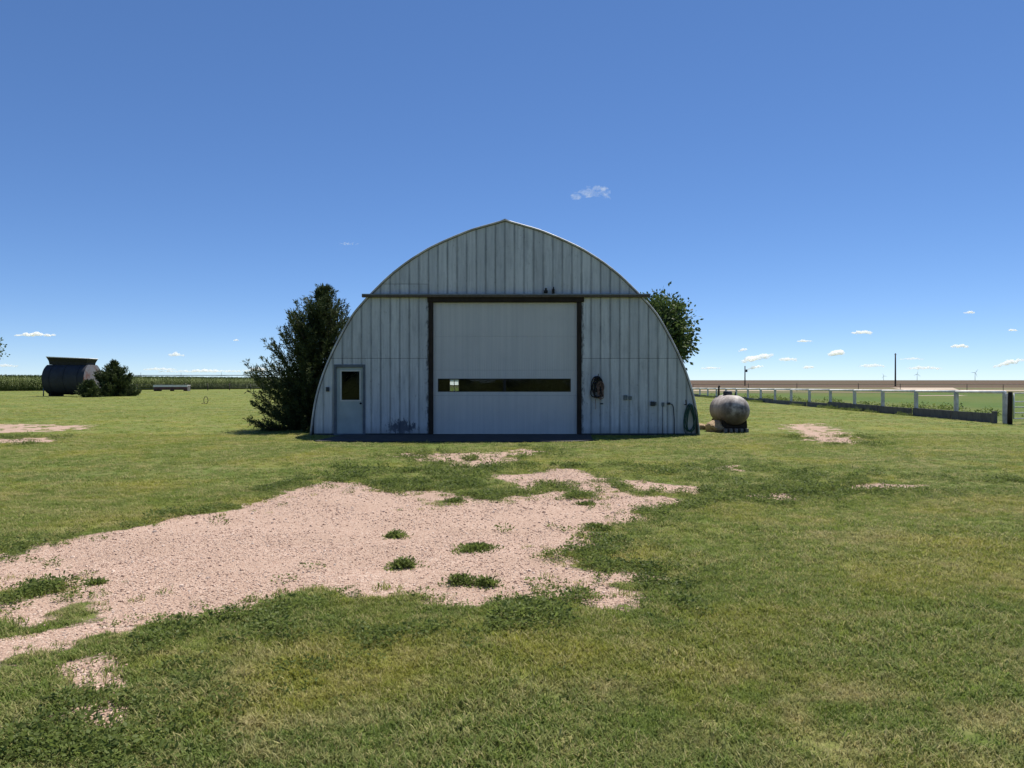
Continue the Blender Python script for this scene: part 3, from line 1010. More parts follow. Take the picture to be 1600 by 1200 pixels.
rc = empty('cord_bundle', (BX + 2.96, BY - 0.06, 1.86), 0, 'tangled black cord bundle hanging from a hook beside the big door', 'cord')
m1 = MB()
for k in range(9):
    m1.tube(loop_pts(random.uniform(-0.05, 0.05), -0.012 * k, 0.0, random.uniform(0.07, 0.22), random.uniform(0.38, 0.68), seed=k, twist=0.06), 0.017, 6)
m1.build('black_cord', M['rope'], rc)
m2 = MB()
for k in range(3):
    m2.tube(loop_pts(0.05 + 0.02 * k, -0.11 - 0.01 * k, -0.16, 0.08, 0.55, seed=20 + k, twist=0.05), 0.012, 6)
m2.tube([(-0.06, -0.05, -0.6), (-0.08, -0.04, -0.8), (-0.07, -0.05, -0.98), (-0.09, -0.03, -1.02)], 0.008, 5)
m2.build('tan_cord', M['rope_tan'], rc)
MB().tube([(0, 0.05, 0.03), (0, -0.06, 0.03), (0, -0.13, 0.05), (0, -0.14, 0.1)], 0.012, 6).build('hook', M['black_iron'], rc)

hs = empty('garden_hose', (BX + 5.86, BY - 0.06, 0), 0, 'green garden hose looped on the right foot of the barn', 'hose')
m1 = MB()
for k in range(6):
    m1.tube(loop_pts(0.01 * k + random.uniform(-0.03, 0.03), -0.02 * k, 1.0 + random.uniform(-0.06, 0.03), 0.17 + random.uniform(-0.05, 0.05), 0.86 + random.uniform(-0.1, 0.12), seed=40 + k, twist=0.05), 0.014, 7)
m1.tube([(0.16, -0.08, 0.95), (0.24, -0.10, 0.75), (0.27, -0.12, 0.4), (0.26, -0.14, 0.06), (0.1, -0.22, 0.03), (-0.2, -0.2, 0.03), (-0.28, -0.1, 0.04)], 0.014, 7)
m1.build('hose', M['hose'], hs)
MB().tube([(-0.12, 0.04, 0.98), (-0.12, -0.14, 1.0), (-0.14, -0.17, 1.14)], 0.018, 7).build('hanger', M['black_iron'], hs)
MB().tube([(0.25, 0.0, 0.02), (0.25, 0.0, 0.75)], 0.02, 7).build('standpipe', M['dark_box'], hs)

# propane tank
tk = empty('propane_tank', (7.56, 24.55, 0), 0, 'old dirty white propane tank on block footings right of the barn', 'propane tank')
R_, L_ = 0.515, 2.15
prof = []
for i in range(13):
    a = math.pi / 2 * i / 12
    prof.append((max(0.004, R_ * math.sin(a)), 0.50 * (1 - math.cos(a))))
prof += [(R_, 0.50 + (L_ - 1.0) * t_ / 4) for t_ in (1, 2, 3, 4)]
for i in range(1, 13):
    a = math.pi / 2 * (1 - i / 12)
    prof.append((max(0.004, R_ * math.sin(a)), L_ - 0.50 * (1 - math.cos(a))))
tkb = MB().lathe(prof, 'y', 40, (0, 0, 0.73)).build('tank_body', M['tank'], tk)
for y_ in (0.52, L_ - 0.52):
    MB().lathe([(R_ + 0.002, y_ - 0.02), (R_ + 0.006, y_ - 0.01), (R_ + 0.006, y_ + 0.01), (R_ + 0.002, y_ + 0.02)], 'y', 40, (0, 0, 0.73)).build('weld_seam', M['tank'], tkb)
MB().lathe([(0.15, 1.20), (0.155, 1.33), (0.13, 1.38), (0.05, 1.40)], 'z', 20, (0, 1.25, 0)).build('valve_cover', M['dark_box'], tk)
MB().tube([(-0.17, 1.75, 1.15), (-0.17, 1.75, 1.52), (-0.14, 1.75, 1.57)], 0.035, 8).build('vent_pipe', M['black_iron'], tk)
MB().tube([(0.06, 0.55, 1.20), (0.06, 0.55, 1.36)], 0.022, 8).build('lifting_lug', M['black_iron'], tk)
for y_ in (0.45, 1.75):
    b_ = MB()
    n = 12
    cr = []
    for i in range(n + 1):
        a = math.pi + math.pi * (0.22 + 0.56 * i / n)
        cr.append((R_ * 1.005 * math.cos(a), 0.73 + R_ * 1.005 * math.sin(a)))
    pts = [(-0.42, 0.13), (0.42, 0.13)] + [p for p in cr[::-1]]
    b_.prism_xz(pts, y_ - 0.06, y_ + 0.06)
    b_.build('saddle', M['dark_wood'], tk)
for i, x_ in enumerate((-0.36, -0.18, 0.0, 0.18, 0.36)):
    MB().box(x_ - 0.05, x_ + 0.05, 0.2, 2.0, -0.02, 0.128).build('footing_block', M['block'], tk, 0.01)

rk = bmesh.new()
bmesh.ops.create_icosphere(rk, subdivisions=3, radius=1.0)
for v in rk.verts:
    n_ = mnoise.noise(v.co * 1.6) * 0.22 + mnoise.noise(v.co * 4.5) * 0.08
    v.co *= 1 + n_
    v.co = Vector((v.co.x * 0.30, v.co.y * 0.42, v.co.z * 0.24 + 0.15))
me = bpy.data.meshes.new('rock'); rk.to_mesh(me); rk.free()
me.materials.append(M['sack'])
rock = bpy.data.objects.new('rock', me); COL.objects.link(rock)
rock.location = (6.98, 25.3, 0)
tag(rock, 'tan rock lying against the left foot of the propane tank', 'rock')
rock2 = bpy.data.objects.new('rock', me.copy()); COL.objects.link(rock2)
rock2.location = (6.62, 26.2, 0); rock2.scale = (0.7, 0.8, 0.6); rock2.rotation_euler = (0, 0, 1.3)
tag(rock2, 'smaller tan rock behind the other rock near the barn corner', 'rock')


# ------------------------------------------------------------------ vegetation
def blades_mesh(O, D, length, width, rng, curl=0.0):
    """thin leaf triangles from origins O along directions D"""
    n = len(O)
    D = D / (np.linalg.norm(D, axis=1, keepdims=True) + 1e-9)
    r = rng.normal(size=(n, 3))
    Wd = np.cross(D, r); Wd /= (np.linalg.norm(Wd, axis=1, keepdims=True) + 1e-9)
    L = length[:, None]; Wt = width[:, None]
    V = np.empty((n, 4, 3))
    V[:, 0] = O
    V[:, 1] = O + D * L * 0.5 + Wd * Wt
    V[:, 2] = O + D * L
    V[:, 3] = O + D * L * 0.5 - Wd * Wt
    F = np.arange(n * 4).reshape(n, 4)
    return V.reshape(-1, 3), F


def cedar(name, loc, H, prof, seed, boughs, label, lean=(0, 0), spray=(9, 3), clip=None, bl=0.12, bw_=0.016, subs=9, cat='tree'):
    """prof: (height share, radius) rows of the outline; branches rise to tips on that outline, bunched in boughs"""
    rng = np.random.default_rng(seed)
    root = empty(name, loc, 0, label, cat)
    tk_ = MB()
    pts = [(lean[0] * H * t_ ** 1.2 + 0.05 * math.sin(5 * t_ + seed), lean[1] * H * t_, H * t_ * 0.9) for t_ in np.linspace(0, 1, 9)]
    tk_.tube(pts, [0.055 * H / 2.2 * (1 - 0.92 * t_) + 0.01 for t_ in np.linspace(0, 1, 9)], 8)
    Os, Ds, limbs = [], [], MB()
    ph, pr = np.array([p[0] for p in prof]), np.array([p[1] for p in prof])
    lob = rng.uniform(0, 6.28, 6)
    for b in range(boughs):
        h = (b + rng.random()) / boughs
        az0 = b * 2.39996 + rng.normal() * 0.4
        r0 = float(np.interp(h, ph, pr)) * (0.86 + 0.16 * math.sin(2 * az0 + lob[0] + 3 * h) + 0.10 * math.sin(17 * h + lob[1] + az0)) * rng.uniform(0.78, 1.10)
        for s2 in range(subs):
            hh = min(1.0, max(0.02, h + rng.normal() * 0.030))
            az = az0 + rng.normal() * (0.20 + 0.5 * h)
            r = max(0.06, r0 * rng.uniform(0.35, 1.05))
            el = math.radians(min(72, rng.uniform(16, 34) + 30 * h ** 1.2))
            hz_ = hh * H * (0.985 if s2 else 1.0)
            tip = np.array([lean[0] * H * hh ** 1.2 + r * math.cos(az), lean[1] * H * hh + r * math.sin(az), hz_])
            zb = max(0.05, hz_ - r * math.tan(el))
            hb_ = zb / H
            base = np.array([lean[0] * H * hb_ ** 1.2, lean[1] * H * hb_, zb])
            d = tip - base
            L = float(np.linalg.norm(d)); d = d / L
            sag = np.array([0, 0, -0.10 * L])
            npt = max(4, int(L / 0.15))
            ts = np.linspace(0.22, 1.0, npt)
            P = base + d * (ts[:, None] * L) + sag * (4 * ts * (1 - ts))[:, None]
            if L > 0.5 and s2 == 0:
                limbs.tube([tuple(base)] + [tuple(p) for p in P[::2]], [0.03 * (1 - 0.8 * i / (len(P[::2]))) + 0.005 for i in range(len(P[::2]) + 1)], 5)
            for s_ in range(spray[1]):
                sd_ = d * 1.0 + rng.normal(size=(npt, 3)) * 0.48 + np.array([0, 0, 0.30])
                sd_ /= np.linalg.norm(sd_, axis=1, keepdims=True)
                sl = rng.uniform(0.14, 0.34, npt) * (bl / 0.12) ** 0.5 * (1.15 - 0.5 * ts)
                for q in range(spray[0]):
                    f = (q + 0.5) / spray[0]
                    Os.append(P + sd_ * (sl * f)[:, None] + rng.normal(size=(npt, 3)) * 0.022)
                    Ds.append(sd_ + rng.normal(size=(npt, 3)) * 0.40)
    O = np.vstack(Os); Dd = np.vstack(Ds)
    O[:, 2] = np.maximum(O[:, 2], 0.04)
    if clip is not None:
        keep = clip(O)
        O, Dd = O[keep], Dd[keep]
    V, F = blades_mesh(O, Dd, rng.uniform(0.6, 1.3, len(O)) * bl, rng.uniform(0.7, 1.3, len(O)) * bw_, rng)
    tko = tk_.build('trunk', M['bark'], root)
    if limbs.v:
        limbs.build('limbs', M['bark'], tko)
    np_mesh('crown', V, F, M['cedar'], root)
    return root


def barn_clip(off):
    def f(O):
        X = O[:, 0] + off[0] - BX
        Yy = O[:, 1] + off[1] - BY
        az_ = np.interp(np.abs(X), AW[::-1], AZ[::-1])
        return ~((np.abs(X) < 6.22) & (O[:, 2] < az_ + 0.12) & (Yy > -0.2))
    return f


CL = (-7.25, 26.4, 0)
cedar('cedar_tree', CL, 5.05, [(0, 2.1), (0.06, 2.35), (0.2, 2.3), (0.4, 2.1), (0.6, 1.95), (0.75, 1.65), (0.86, 1.2), (0.94, 0.55), (1.0, 0.08)], 11, 72,
      'big dark cedar tree standing against the left side of the barn', (0.10, 0.0), (9, 3), barn_clip(CL), 0.115, 0.0135, 8)
c2 = gp(178, 619.2)
cedar('cedar_tree', (c2[0], c2[1], 0), 3.75, [(0, 2.4), (0.12, 2.75), (0.4, 2.55), (0.6, 2.15), (0.8, 1.5), (1.0, 0.08)], 21, 34,
      'small bushy cedar tree at the right end of the dark hopper', (0.02, 0), (6, 3), None, 0.24, 0.035, 7)
c3 = gp(146, 620.4)
cedar('cedar_bush', (c3[0], c3[1] - 0.8, 0), 1.7, [(0, 1.0), (0.3, 1.25), (0.7, 0.9), (1.0, 0.3)], 31, 14,
      'low cedar bush hugging the rusty end of the dark hopper', (0, 0), (6, 3), None, 0.22, 0.035, 7, 'bush')


def broadleaf(name, loc, H, R, seed, nclump, leaf, label, crown_lo=0.3, leaves=34):
    rng = np.random.default_rng(seed)
    root = empty(name, loc, 0, label, 'tree')
    tk_ = MB()
    trunk = [(0.05 * math.sin(3 * t_), 0.04 * t_, H * 0.62 * t_) for t_ in np.linspace(0, 1, 7)]
    tk_.tube(trunk, [0.2 * (1 - 0.7 * t_) for t_ in np.linspace(0, 1, 7)], 9)
    lm = MB()
    cen = np.array([0, 0, H * (1 + crown_lo) / 2])
    rad = np.array([R, R, H * (1 - crown_lo) / 2])
    O, Dd = [], []
    lobes = rng.normal(size=(9, 3)); lobes /= np.linalg.norm(lobes, axis=1, keepdims=True)
    amp = rng.uniform(-0.30, 0.16, 9)
    for c in range(nclump):
        u = rng.normal(size=3); u /= np.linalg.norm(u)
        k = 0.86 + float(np.sum(amp * np.clip(lobes @ u, 0, 1) ** 3))
        rr = rng.uniform(0.3, 0.92) ** 0.45 * k
        p = cen + u * rad * rr
        if c % 4 == 0:
            s0 = np.array([0, 0, H * rng.uniform(0.25, 0.6)])
            mid = (s0 + p) / 2 + rng.normal(size=3) * 0.12 - np.array([0, 0, 0.15])
            lm.tube([tuple(s0), tuple(mid), tuple(p)], [0.05, 0.03, 0.008], 5)
        cr_ = rng.uniform(0.13, 0.30) * R / 2.4
        q = rng.normal(size=(leaves, 3)) * cr_
        dd = q + np.array([0, 0, -0.12]) + u * 0.2 + rng.normal(size=(leaves, 3)) * 0.2
        O.append(p + q); Dd.append(dd)
    O = np.vstack(O); Dd = np.vstack(Dd)
    V, F = blades_mesh(O, Dd, rng.uniform(0.7, 1.3, len(O)) * leaf, rng.uniform(0.7, 1.2, len(O)) * leaf * 0.33, rng)
    tko = tk_.build('trunk', M['bark'], root)
    lm.build('limbs', M['bark'], tko)
    np_mesh('crown', V, F, M['leaf'], root)
    return root


broadleaf('broadleaf_tree', (8.6, 44.5, 0), 7.6, 2.8, 5, 420, 0.235, 'green leafy tree showing behind the right shoulder of the barn', 0.13)
broadleaf('broadleaf_tree', (-52.2, 70.0, 0), 7.2, 3.35, 9, 380, 0.2, 'leafy tree whose branch tips reach in at the left picture edge', 0.28)


# added trees, unseen behind the viewer, so their reflection darkens the door glass
wo, wd2 = [], []
for tx_, ty_, th_ in ((-19, -17, 8.5), (-12.5, -15, 7.5), (-6, -17, 9.0), (0.5, -15.5, 8.0), (6.5, -17, 8.8), (13, -16, 7.6)):
    for c in range(110):
        u = RNG.normal(size=3); u /= np.linalg.norm(u)
        p = np.array([tx_, ty_, th_ * 0.55]) + u * np.array([3.6, 3.0, th_ * 0.45]) * RNG.uniform(0.4, 1.0)
        wo.append(p + RNG.normal(size=(40, 3)) * 0.42); wd2.append(RNG.normal(size=(40, 3)))
wo, wd2 = np.vstack(wo), np.vstack(wd2)
wo[:, 2] = np.maximum(wo[:, 2], 0.1)
V, F = blades_mesh(wo, wd2, RNG.uniform(0.25, 0.4, len(wo)), RNG.uniform(0.09, 0.14, len(wo)), RNG)
tag(np_mesh('added_trees', V, F, M['leaf']), 'added unseen trees behind the viewer that darken the door glass', None, None, 'stuff')


# scattering with geometry nodes (only for turf, weeds, pebbles and corn)
def scatter(name, pts, rot, scl, vid, variants, label, carrier_mat=None):
    coll = bpy.data.collections.new(name + '_variants')
    for v in variants:
        for c in list(v.users_collection):
            c.objects.unlink(v)
        coll.objects.link(v)
    me = bpy.data.meshes.new(name)
    me.vertices.add(len(pts))
    me.vertices.foreach_set('co', np.asarray(pts, dtype=np.float32).ravel())
    a = me.attributes.new('rot', 'FLOAT_VECTOR', 'POINT'); a.data.foreach_set('vector', np.asarray(rot, dtype=np.float32).ravel())
    a = me.attributes.new('scl', 'FLOAT_VECTOR', 'POINT'); a.data.foreach_set('vector', np.asarray(scl, dtype=np.float32).ravel())
    a = me.attributes.new('vid', 'INT', 'POINT'); a.data.foreach_set('value', np.asarray(vid, dtype=np.int32))
    o = bpy.data.objects.new(name, me)
    COL.objects.link(o)
    ng = bpy.data.node_groups.new(name + '_scatter', 'GeometryNodeTree')
    ng.interface.new_socket(name='Geometry', in_out='INPUT', socket_type='NodeSocketGeometry')
    ng.interface.new_socket(name='Geometry', in_out='OUTPUT', socket_type='NodeSocketGeometry')
    gi, go = ng.nodes.new('NodeGroupInput'), ng.nodes.new('NodeGroupOutput')
    ip = ng.nodes.new('GeometryNodeInstanceOnPoints')
    ci = ng.nodes.new('GeometryNodeCollectionInfo')
    ci.inputs['Collection'].default_value = coll
    ci.inputs['Separate Children'].default_value = True
    ci.inputs['Reset Children'].default_value = True

    def na(nm, ty):
        q = ng.nodes.new('GeometryNodeInputNamedAttribute')
        q.data_type = ty
        q.inputs['Name'].default_value = nm
        return q.outputs[0]
    L = ng.links.new
    L(gi.outputs[0], ip.inputs['Points'])
    L(ci.outputs[0], ip.inputs['Instance'])
    ip.inputs['Pick Instance'].default_value = True
    L(na('vid', 'INT'), ip.inputs['Instance Index'])
    L(na('rot', 'FLOAT_VECTOR'), ip.inputs['Rotation'])
    L(na('scl', 'FLOAT_VECTOR'), ip.inputs['Scale'])
    L(ip.outputs[0], go.inputs[0])
    md = o.modifiers.new('scatter', 'NODES')
    md.node_group = ng
    return tag(o, label, None, None, 'stuff')


def grass_tuft(k, nbl=20, rad=0.06):
    rng = np.random.default_rng(100 + k)
    vs, fs = [], []
    for b in range(nbl):
        a = rng.uniform(0, 6.28); r = rad * math.sqrt(rng.random())
        ox, oy = r * math.cos(a), r * math.sin(a)
        h = rng.uniform(0.016, 0.044); wd_ = rng.uniform(0.0018, 0.0036)
        ln = rng.uniform(0.2, 1.3) * h; la = rng.uniform(0, 6.28)
        lx, ly = ln * math.cos(la), ln * math.sin(la)
        px_, py_ = -math.sin(la) * wd_, math.cos(la) * wd_
        i = len(vs)
        vs += [(ox - px_, oy - py_, -0.006), (ox + px_, oy + py_, -0.006), (ox + lx * 0.4 + px_ * 0.8, oy + ly * 0.4 + py_ * 0.8, h * 0.62),
               (ox + lx * 0.4 - px_ * 0.8, oy + ly * 0.4 - py_ * 0.8, h * 0.62), (ox + lx, oy + ly, h)]
        fs += [(i, i + 1, i + 2, i + 3), (i + 3, i + 2, i + 4)]
    mb = MB(); mb.add(vs, fs)
    return mb.build('grass_tuft', M['blade'])


def weed_plant(k, nl=46, rad=0.11, hh=0.085):
    rng = np.random.default_rng(300 + k)
    O, D = [], []
    for b in range(nl):
        a = rng.uniform(0, 6.28); r = rad * math.sqrt(rng.random())
        z = hh * rng.uniform(0.15, 1.0) * (1 - 0.55 * (r / rad) ** 2)
        O.append((r * math.cos(a), r * math.sin(a), z))
        D.append((math.cos(a) * 0.8 + rng.normal() * 0.5, math.sin(a) * 0.8 + rng.normal() * 0.5, rng.normal() * 0.35 + 0.25))
    O, D = np.array(O), np.array(D)
    V, F = blades_mesh(O, D, rng.uniform(0.02, 0.045, nl), rng.uniform(0.005, 0.011, nl), rng)
    return np_mesh('weed_plant', V, F, M['weed'])


def pebble(k):
    bm = bmesh.new()
    bmesh.ops.create_icosphere(bm, subdivisions=1, radius=1.0)
    r = random.Random(k)
    for v in bm.verts:
        v.co *= r.uniform(0.75, 1.2)
        v.co.z *= 0.65
    me = bpy.data.meshes.new('pebble'); bm.to_mesh(me); bm.free()
    me.materials.append(M['pebble'])
    o = bpy.data.objects.new('pebble', me); COL.objects.link(o)
    return o


t = T('pebble_stone')
rnd = t.n('ShaderNodeObjectInfo').outputs['Random']
t.bsdf(t.ramp(rnd, [(0.0, (0.28, 0.18, 0.135)), (0.2, (0.43, 0.295, 0.225)), (0.6, (0.50, 0.36, 0.275)), (0.9, (0.60, 0.475, 0.39)), (1.0, (0.34, 0.27, 0.235))]), 0.9)
M['pebble'] = t.mat


def sample(ya, yb, dens, pad=1.0):
    area = 0
    wy = 0.72 * yb + pad
    n = int(dens * (yb - ya) * 2 * wy)
    Y = RNG.uniform(ya, yb, n); X = RNG.uniform(-wy, wy, n)
    k = np.abs(X) < 0.72 * Y + pad
    return X[k], Y[k]


def zat(X, Y):
    """height of the built ground sheet (bilinear)"""
    fx = np.clip((X - x0) / st, 0, nx - 1.001); fy = np.clip((Y - y0) / st, 0, ny - 1.001)
    i, j = fx.astype(int), fy.astype(int)
    u, v = fx - i, fy - j
    z = (gz[j, i] * (1 - u) + gz[j, i + 1] * u) * (1 - v) + (gz[j + 1, i] * (1 - u) + gz[j + 1, i + 1] * u) * v
    return np.where((X > x0) & (X < x1) & (Y > y0) & (Y < y1), z, 0.0)


def free_of_things(X, Y):
    barn_ = (np.abs(X - BX) < 6.2) & (Y > 23.3) & (Y < 42)
    slab = (X > -5.7) & (X < 2.45) & (Y > 20.7) & (Y < 23.6)
    past = (X > 20.8) & (Y > 31)
    return ~(barn_ | slab | past)


pts, scl, vid = [], [], []
for ya, yb, dens, sc_, zf in ((2.6, 6.5, 1100, 1.0, 0.85), (6.5, 12, 430, 1.15, 0.72), (12, 24, 130, 1.45, 0.55), (24, 45, 14, 2.0, 0.42), (45, 75, 4.5, 2.6, 0.36), (75, 125, 1.4, 3.0, 0.34)):
    X, Y = sample(ya, yb, dens)
    sd_ = gravel_sd(X, Y)
    edge = np.clip(-sd_ / 0.10, 0, 1) + np.where(sd_ > -0.1, 0.22 * np.exp(-np.clip(sd_, 0, 9) / 0.13), 0) * (fbm(X * 3, Y * 3, 401, 2) > 0.5)
    thin = np.clip((fbm(X * 1.7, Y * 1.7, 71, 3) - 0.10) * 3.2, 0.45, 1)
    k = (RNG.random(len(X)) < edge * thin) & free_of_things(X, Y)
    X, Y = X[k], Y[k]
    s_ = sc_ * RNG.uniform(0.7, 1.35, len(X)) * (0.50 + 0.95 * fbm(X * 1.3, Y * 1.3, 61, 4))
    pts.append(np.stack([X, Y, zat(X, Y)], 1)); scl.append(np.stack([s_, s_, s_ * zf * RNG.uniform(0.7, 1.2, len(X))], 1))
pts, scl = np.vstack(pts), np.vstack(scl)
n = len(pts)
rot = np.stack([RNG.normal(size=n) * 0.1, RNG.normal(size=n) * 0.1, RNG.uniform(0, 6.28, n)], 1)
scatter('grass', pts, rot, scl, RNG.integers(0, 8, n), [grass_tuft(k) for k in range(8)], 'short mown grass covering the lawn')
NG = n

pts, scl = [], []
for ya, yb, dens, sc_ in ((2.8, 7.5, 330, 1.0), (7.5, 13, 210, 1.1), (13, 24, 85, 1.35)):
    X, Y = sample(ya, yb, dens)
    sd_ = gravel_sd(X, Y)
    wa = weed_amount(X, Y, sd_)
    inside = np.clip((0.05 - sd_) / 0.10, 0.0, 1) + np.where(sd_ > 0, 0.25 * np.exp(-np.clip(sd_, 0, 9) / 0.22), 0)
    k = (RNG.random(len(X)) < wa ** 1.2 * inside) & free_of_things(X, Y)
    X, Y, wa = X[k], Y[k], wa[k]
    s_ = sc_ * RNG.uniform(0.35, 1.0, len(X)) * (0.55 + 0.6 * wa)
    pts.append(np.stack([X, Y, zat(X, Y)], 1)); scl.append(np.stack([s_, s_, s_ * RNG.uniform(0.7, 1.2, len(X))], 1))
# along the skirting of the rail fence, and taller ones in the pasture behind it
nf = 700
Yf = 30 + 48 * RNG.random(nf) ** 1.3
side = RNG.random(nf) < 0.5
Xf = 19.86 + 0.0083 * Yf + np.where(side, -0.32 - 0.25 * RNG.random(nf), 0.4 + 5.5 * RNG.random(nf) ** 2)
kf = fbm(Yf * 0.35, Xf * 0.2, 501, 3) > np.where(side, 0.50, 0.46)
Xf, Yf, side = Xf[kf], Yf[kf], side[kf]
s_ = np.where(side, RNG.uniform(0.9, 2.0, len(Xf)), RNG.uniform(1.5, 4.2, len(Xf)))
pts.append(np.stack([Xf, Yf, np.zeros(len(Xf))], 1)); scl.append(np.stack([s_, s_, s_ * RNG.uniform(0.9, 1.6, len(Xf))], 1))
# stray seedlings on the gravel
X, Y = sample(4.5, 14, 2.2)
sd_ = gravel_sd(X, Y)
k = (sd_ > 0.1) & (RNG.random(len(X)) < np.clip(fbm(X * 0.8, Y * 0.8, 91, 2) * 1.6 - 0.55, 0.03, 1))
X, Y = X[k], Y[k]
s_ = RNG.uniform(0.15, 0.4, len(X))
pts.append(np.stack([X, Y, zat(X, Y)], 1)); scl.append(np.stack([s_, s_, s_], 1))
pts, scl = np.vstack(pts), np.vstack(scl)
n = len(pts)
rot = np.stack([RNG.normal(size=n) * 0.12, RNG.normal(size=n) * 0.12, RNG.uniform(0, 6.28, n)], 1)
scatter('weeds', pts, rot, scl, RNG.integers(0, 6, n), [weed_plant(k) for k in range(6)], 'dark leafy weeds creeping along the edge of the gravel')
NW = n

pts, scl = [], []
for ya, yb, dens, r0 in ((4, 8.5, 1300, 0.0060), (8.5, 15, 480, 0.0082), (15, 22, 140, 0.011)):
    X, Y = sample(ya, yb, dens)
    sd_ = gravel_sd(X, Y)
    k = RNG.random(len(X)) < np.clip((sd_ + 0.12) / 0.25, 0, 1) * np.clip(fbm(X * 1.6, Y * 1.6, 301, 3) * 2.6 - 0.45, 0.12, 1)
    X, Y = X[k], Y[k]
    s_ = r0 * np.exp(RNG.normal(size=len(X)) * 0.38)
    pts.append(np.stack([X, Y, zat(X, Y) + s_ * 0.2], 1)); scl.append(np.stack([s_, s_, s_], 1))
pts, scl = np.vstack(pts), np.vstack(scl)
n = len(pts)
rot = RNG.uniform(0, 6.28, (n, 3)) * np.array([0.1, 0.1, 1])
scatter('gravel', pts, rot, scl, RNG.integers(0, 4, n), [pebble(k) for k in range(4)], 'loose pinkish gravel stones strewn on the drive')
NP = n

# single weed clumps that stand in the gravel
CLUMPS = [(616, 840, 0.15, 0.09, 'small green weed clump alone in the middle of the gravel, left of centre'),
          (630, 889, 0.18, 0.12, 'round weed clump on the gravel nearest below the small one'),
          (745, 858, 0.25, 0.06, 'wide flat tuft of grassy weed in the middle of the gravel'),
          (724, 915, 0.15, 0.11, 'dark weed clump at the near edge of the gravel, left one of two'),
          (766, 917, 0.14, 0.09, 'dark weed clump at the near edge of the gravel, right one of two'),
          (938, 828, 0.22, 0.10, 'rounded weed clump jutting in from the lawn at the right side of the gravel'),
          (708, 784, 0.18, 0.07, 'low weed clump at the far edge of the gravel below the barn'),
          (918, 788, 0.16, 0.06, 'low weed clump at the far right corner of the gravel'),
          (150, 914, 0.10, 0.05, 'tiny weed sprig alone at the left of the gravel')]
for i, (px_, py_, r_, h_, lab) in enumerate(CLUMPS):
    rng = np.random.default_rng(900 + i)
    n_ = int(1500 * (r_ / 0.25) ** 2) + 60
    nl_ = 6
    lc = rng.normal(size=(nl_, 2)) * r_ * np.array([0.30, 0.20]); lr = r_ * rng.uniform(0.42, 0.75, nl_)
    pick = rng.choice(nl_, n_, p=lr ** 2 / np.sum(lr ** 2))
    a = rng.uniform(0, 6.28, n_); r = lr[pick] * np.abs(rng.normal(size=n_)) * 0.62
    z = 0.68 * h_ * (lr[pick] / r_ / 0.62) * rng.uniform(0.05, 1.0, n_) * np.clip(1 - 0.8 * (r / lr[pick]) ** 2, 0.10, 1)
    O = np.stack([lc[pick, 0] + r * np.cos(a), lc[pick, 1] + r * np.sin(a), z], 1)
    D = np.stack([np.cos(a) * 0.7, np.sin(a) * 0.7, np.full(n_, 0.35)], 1) + rng.normal(size=(n_, 3)) * 0.5
    V, F = blades_mesh(O, D, rng.uniform(0.02, 0.05, n_), rng.uniform(0.004, 0.010, n_), rng)
    # thin stems from the root to the leaves hold the clump together
    m_ = max(12, n_ // 6)
    Sv = np.zeros((m_, 4, 3)); e_ = O[:m_]
    Sv[:, 0] = rng.normal(size=(m_, 3)) * [0.006, 0.006, 0]; Sv[:, 1] = Sv[:, 0] + [0.003, 0.002, 0]
    Sv[:, 2] = e_ + [0.002, 0.001, 0]; Sv[:, 3] = e_
    Fs = np.arange(m_ * 4).reshape(m_, 4) + len(V)
    V, F = np.vstack([V, Sv.reshape(-1, 3)]), np.vstack([F, Fs])
    o = np_mesh('weed_clump', V, F, M['weed'])
    g = gp(px_, py_)
    o.location = (g[0], g[1], float(zat(np.array([g[0]]), np.array([g[1]]))[0]) - 0.005)
    tag(o, lab, 'weed', 'weed clumps standing in the gravel')


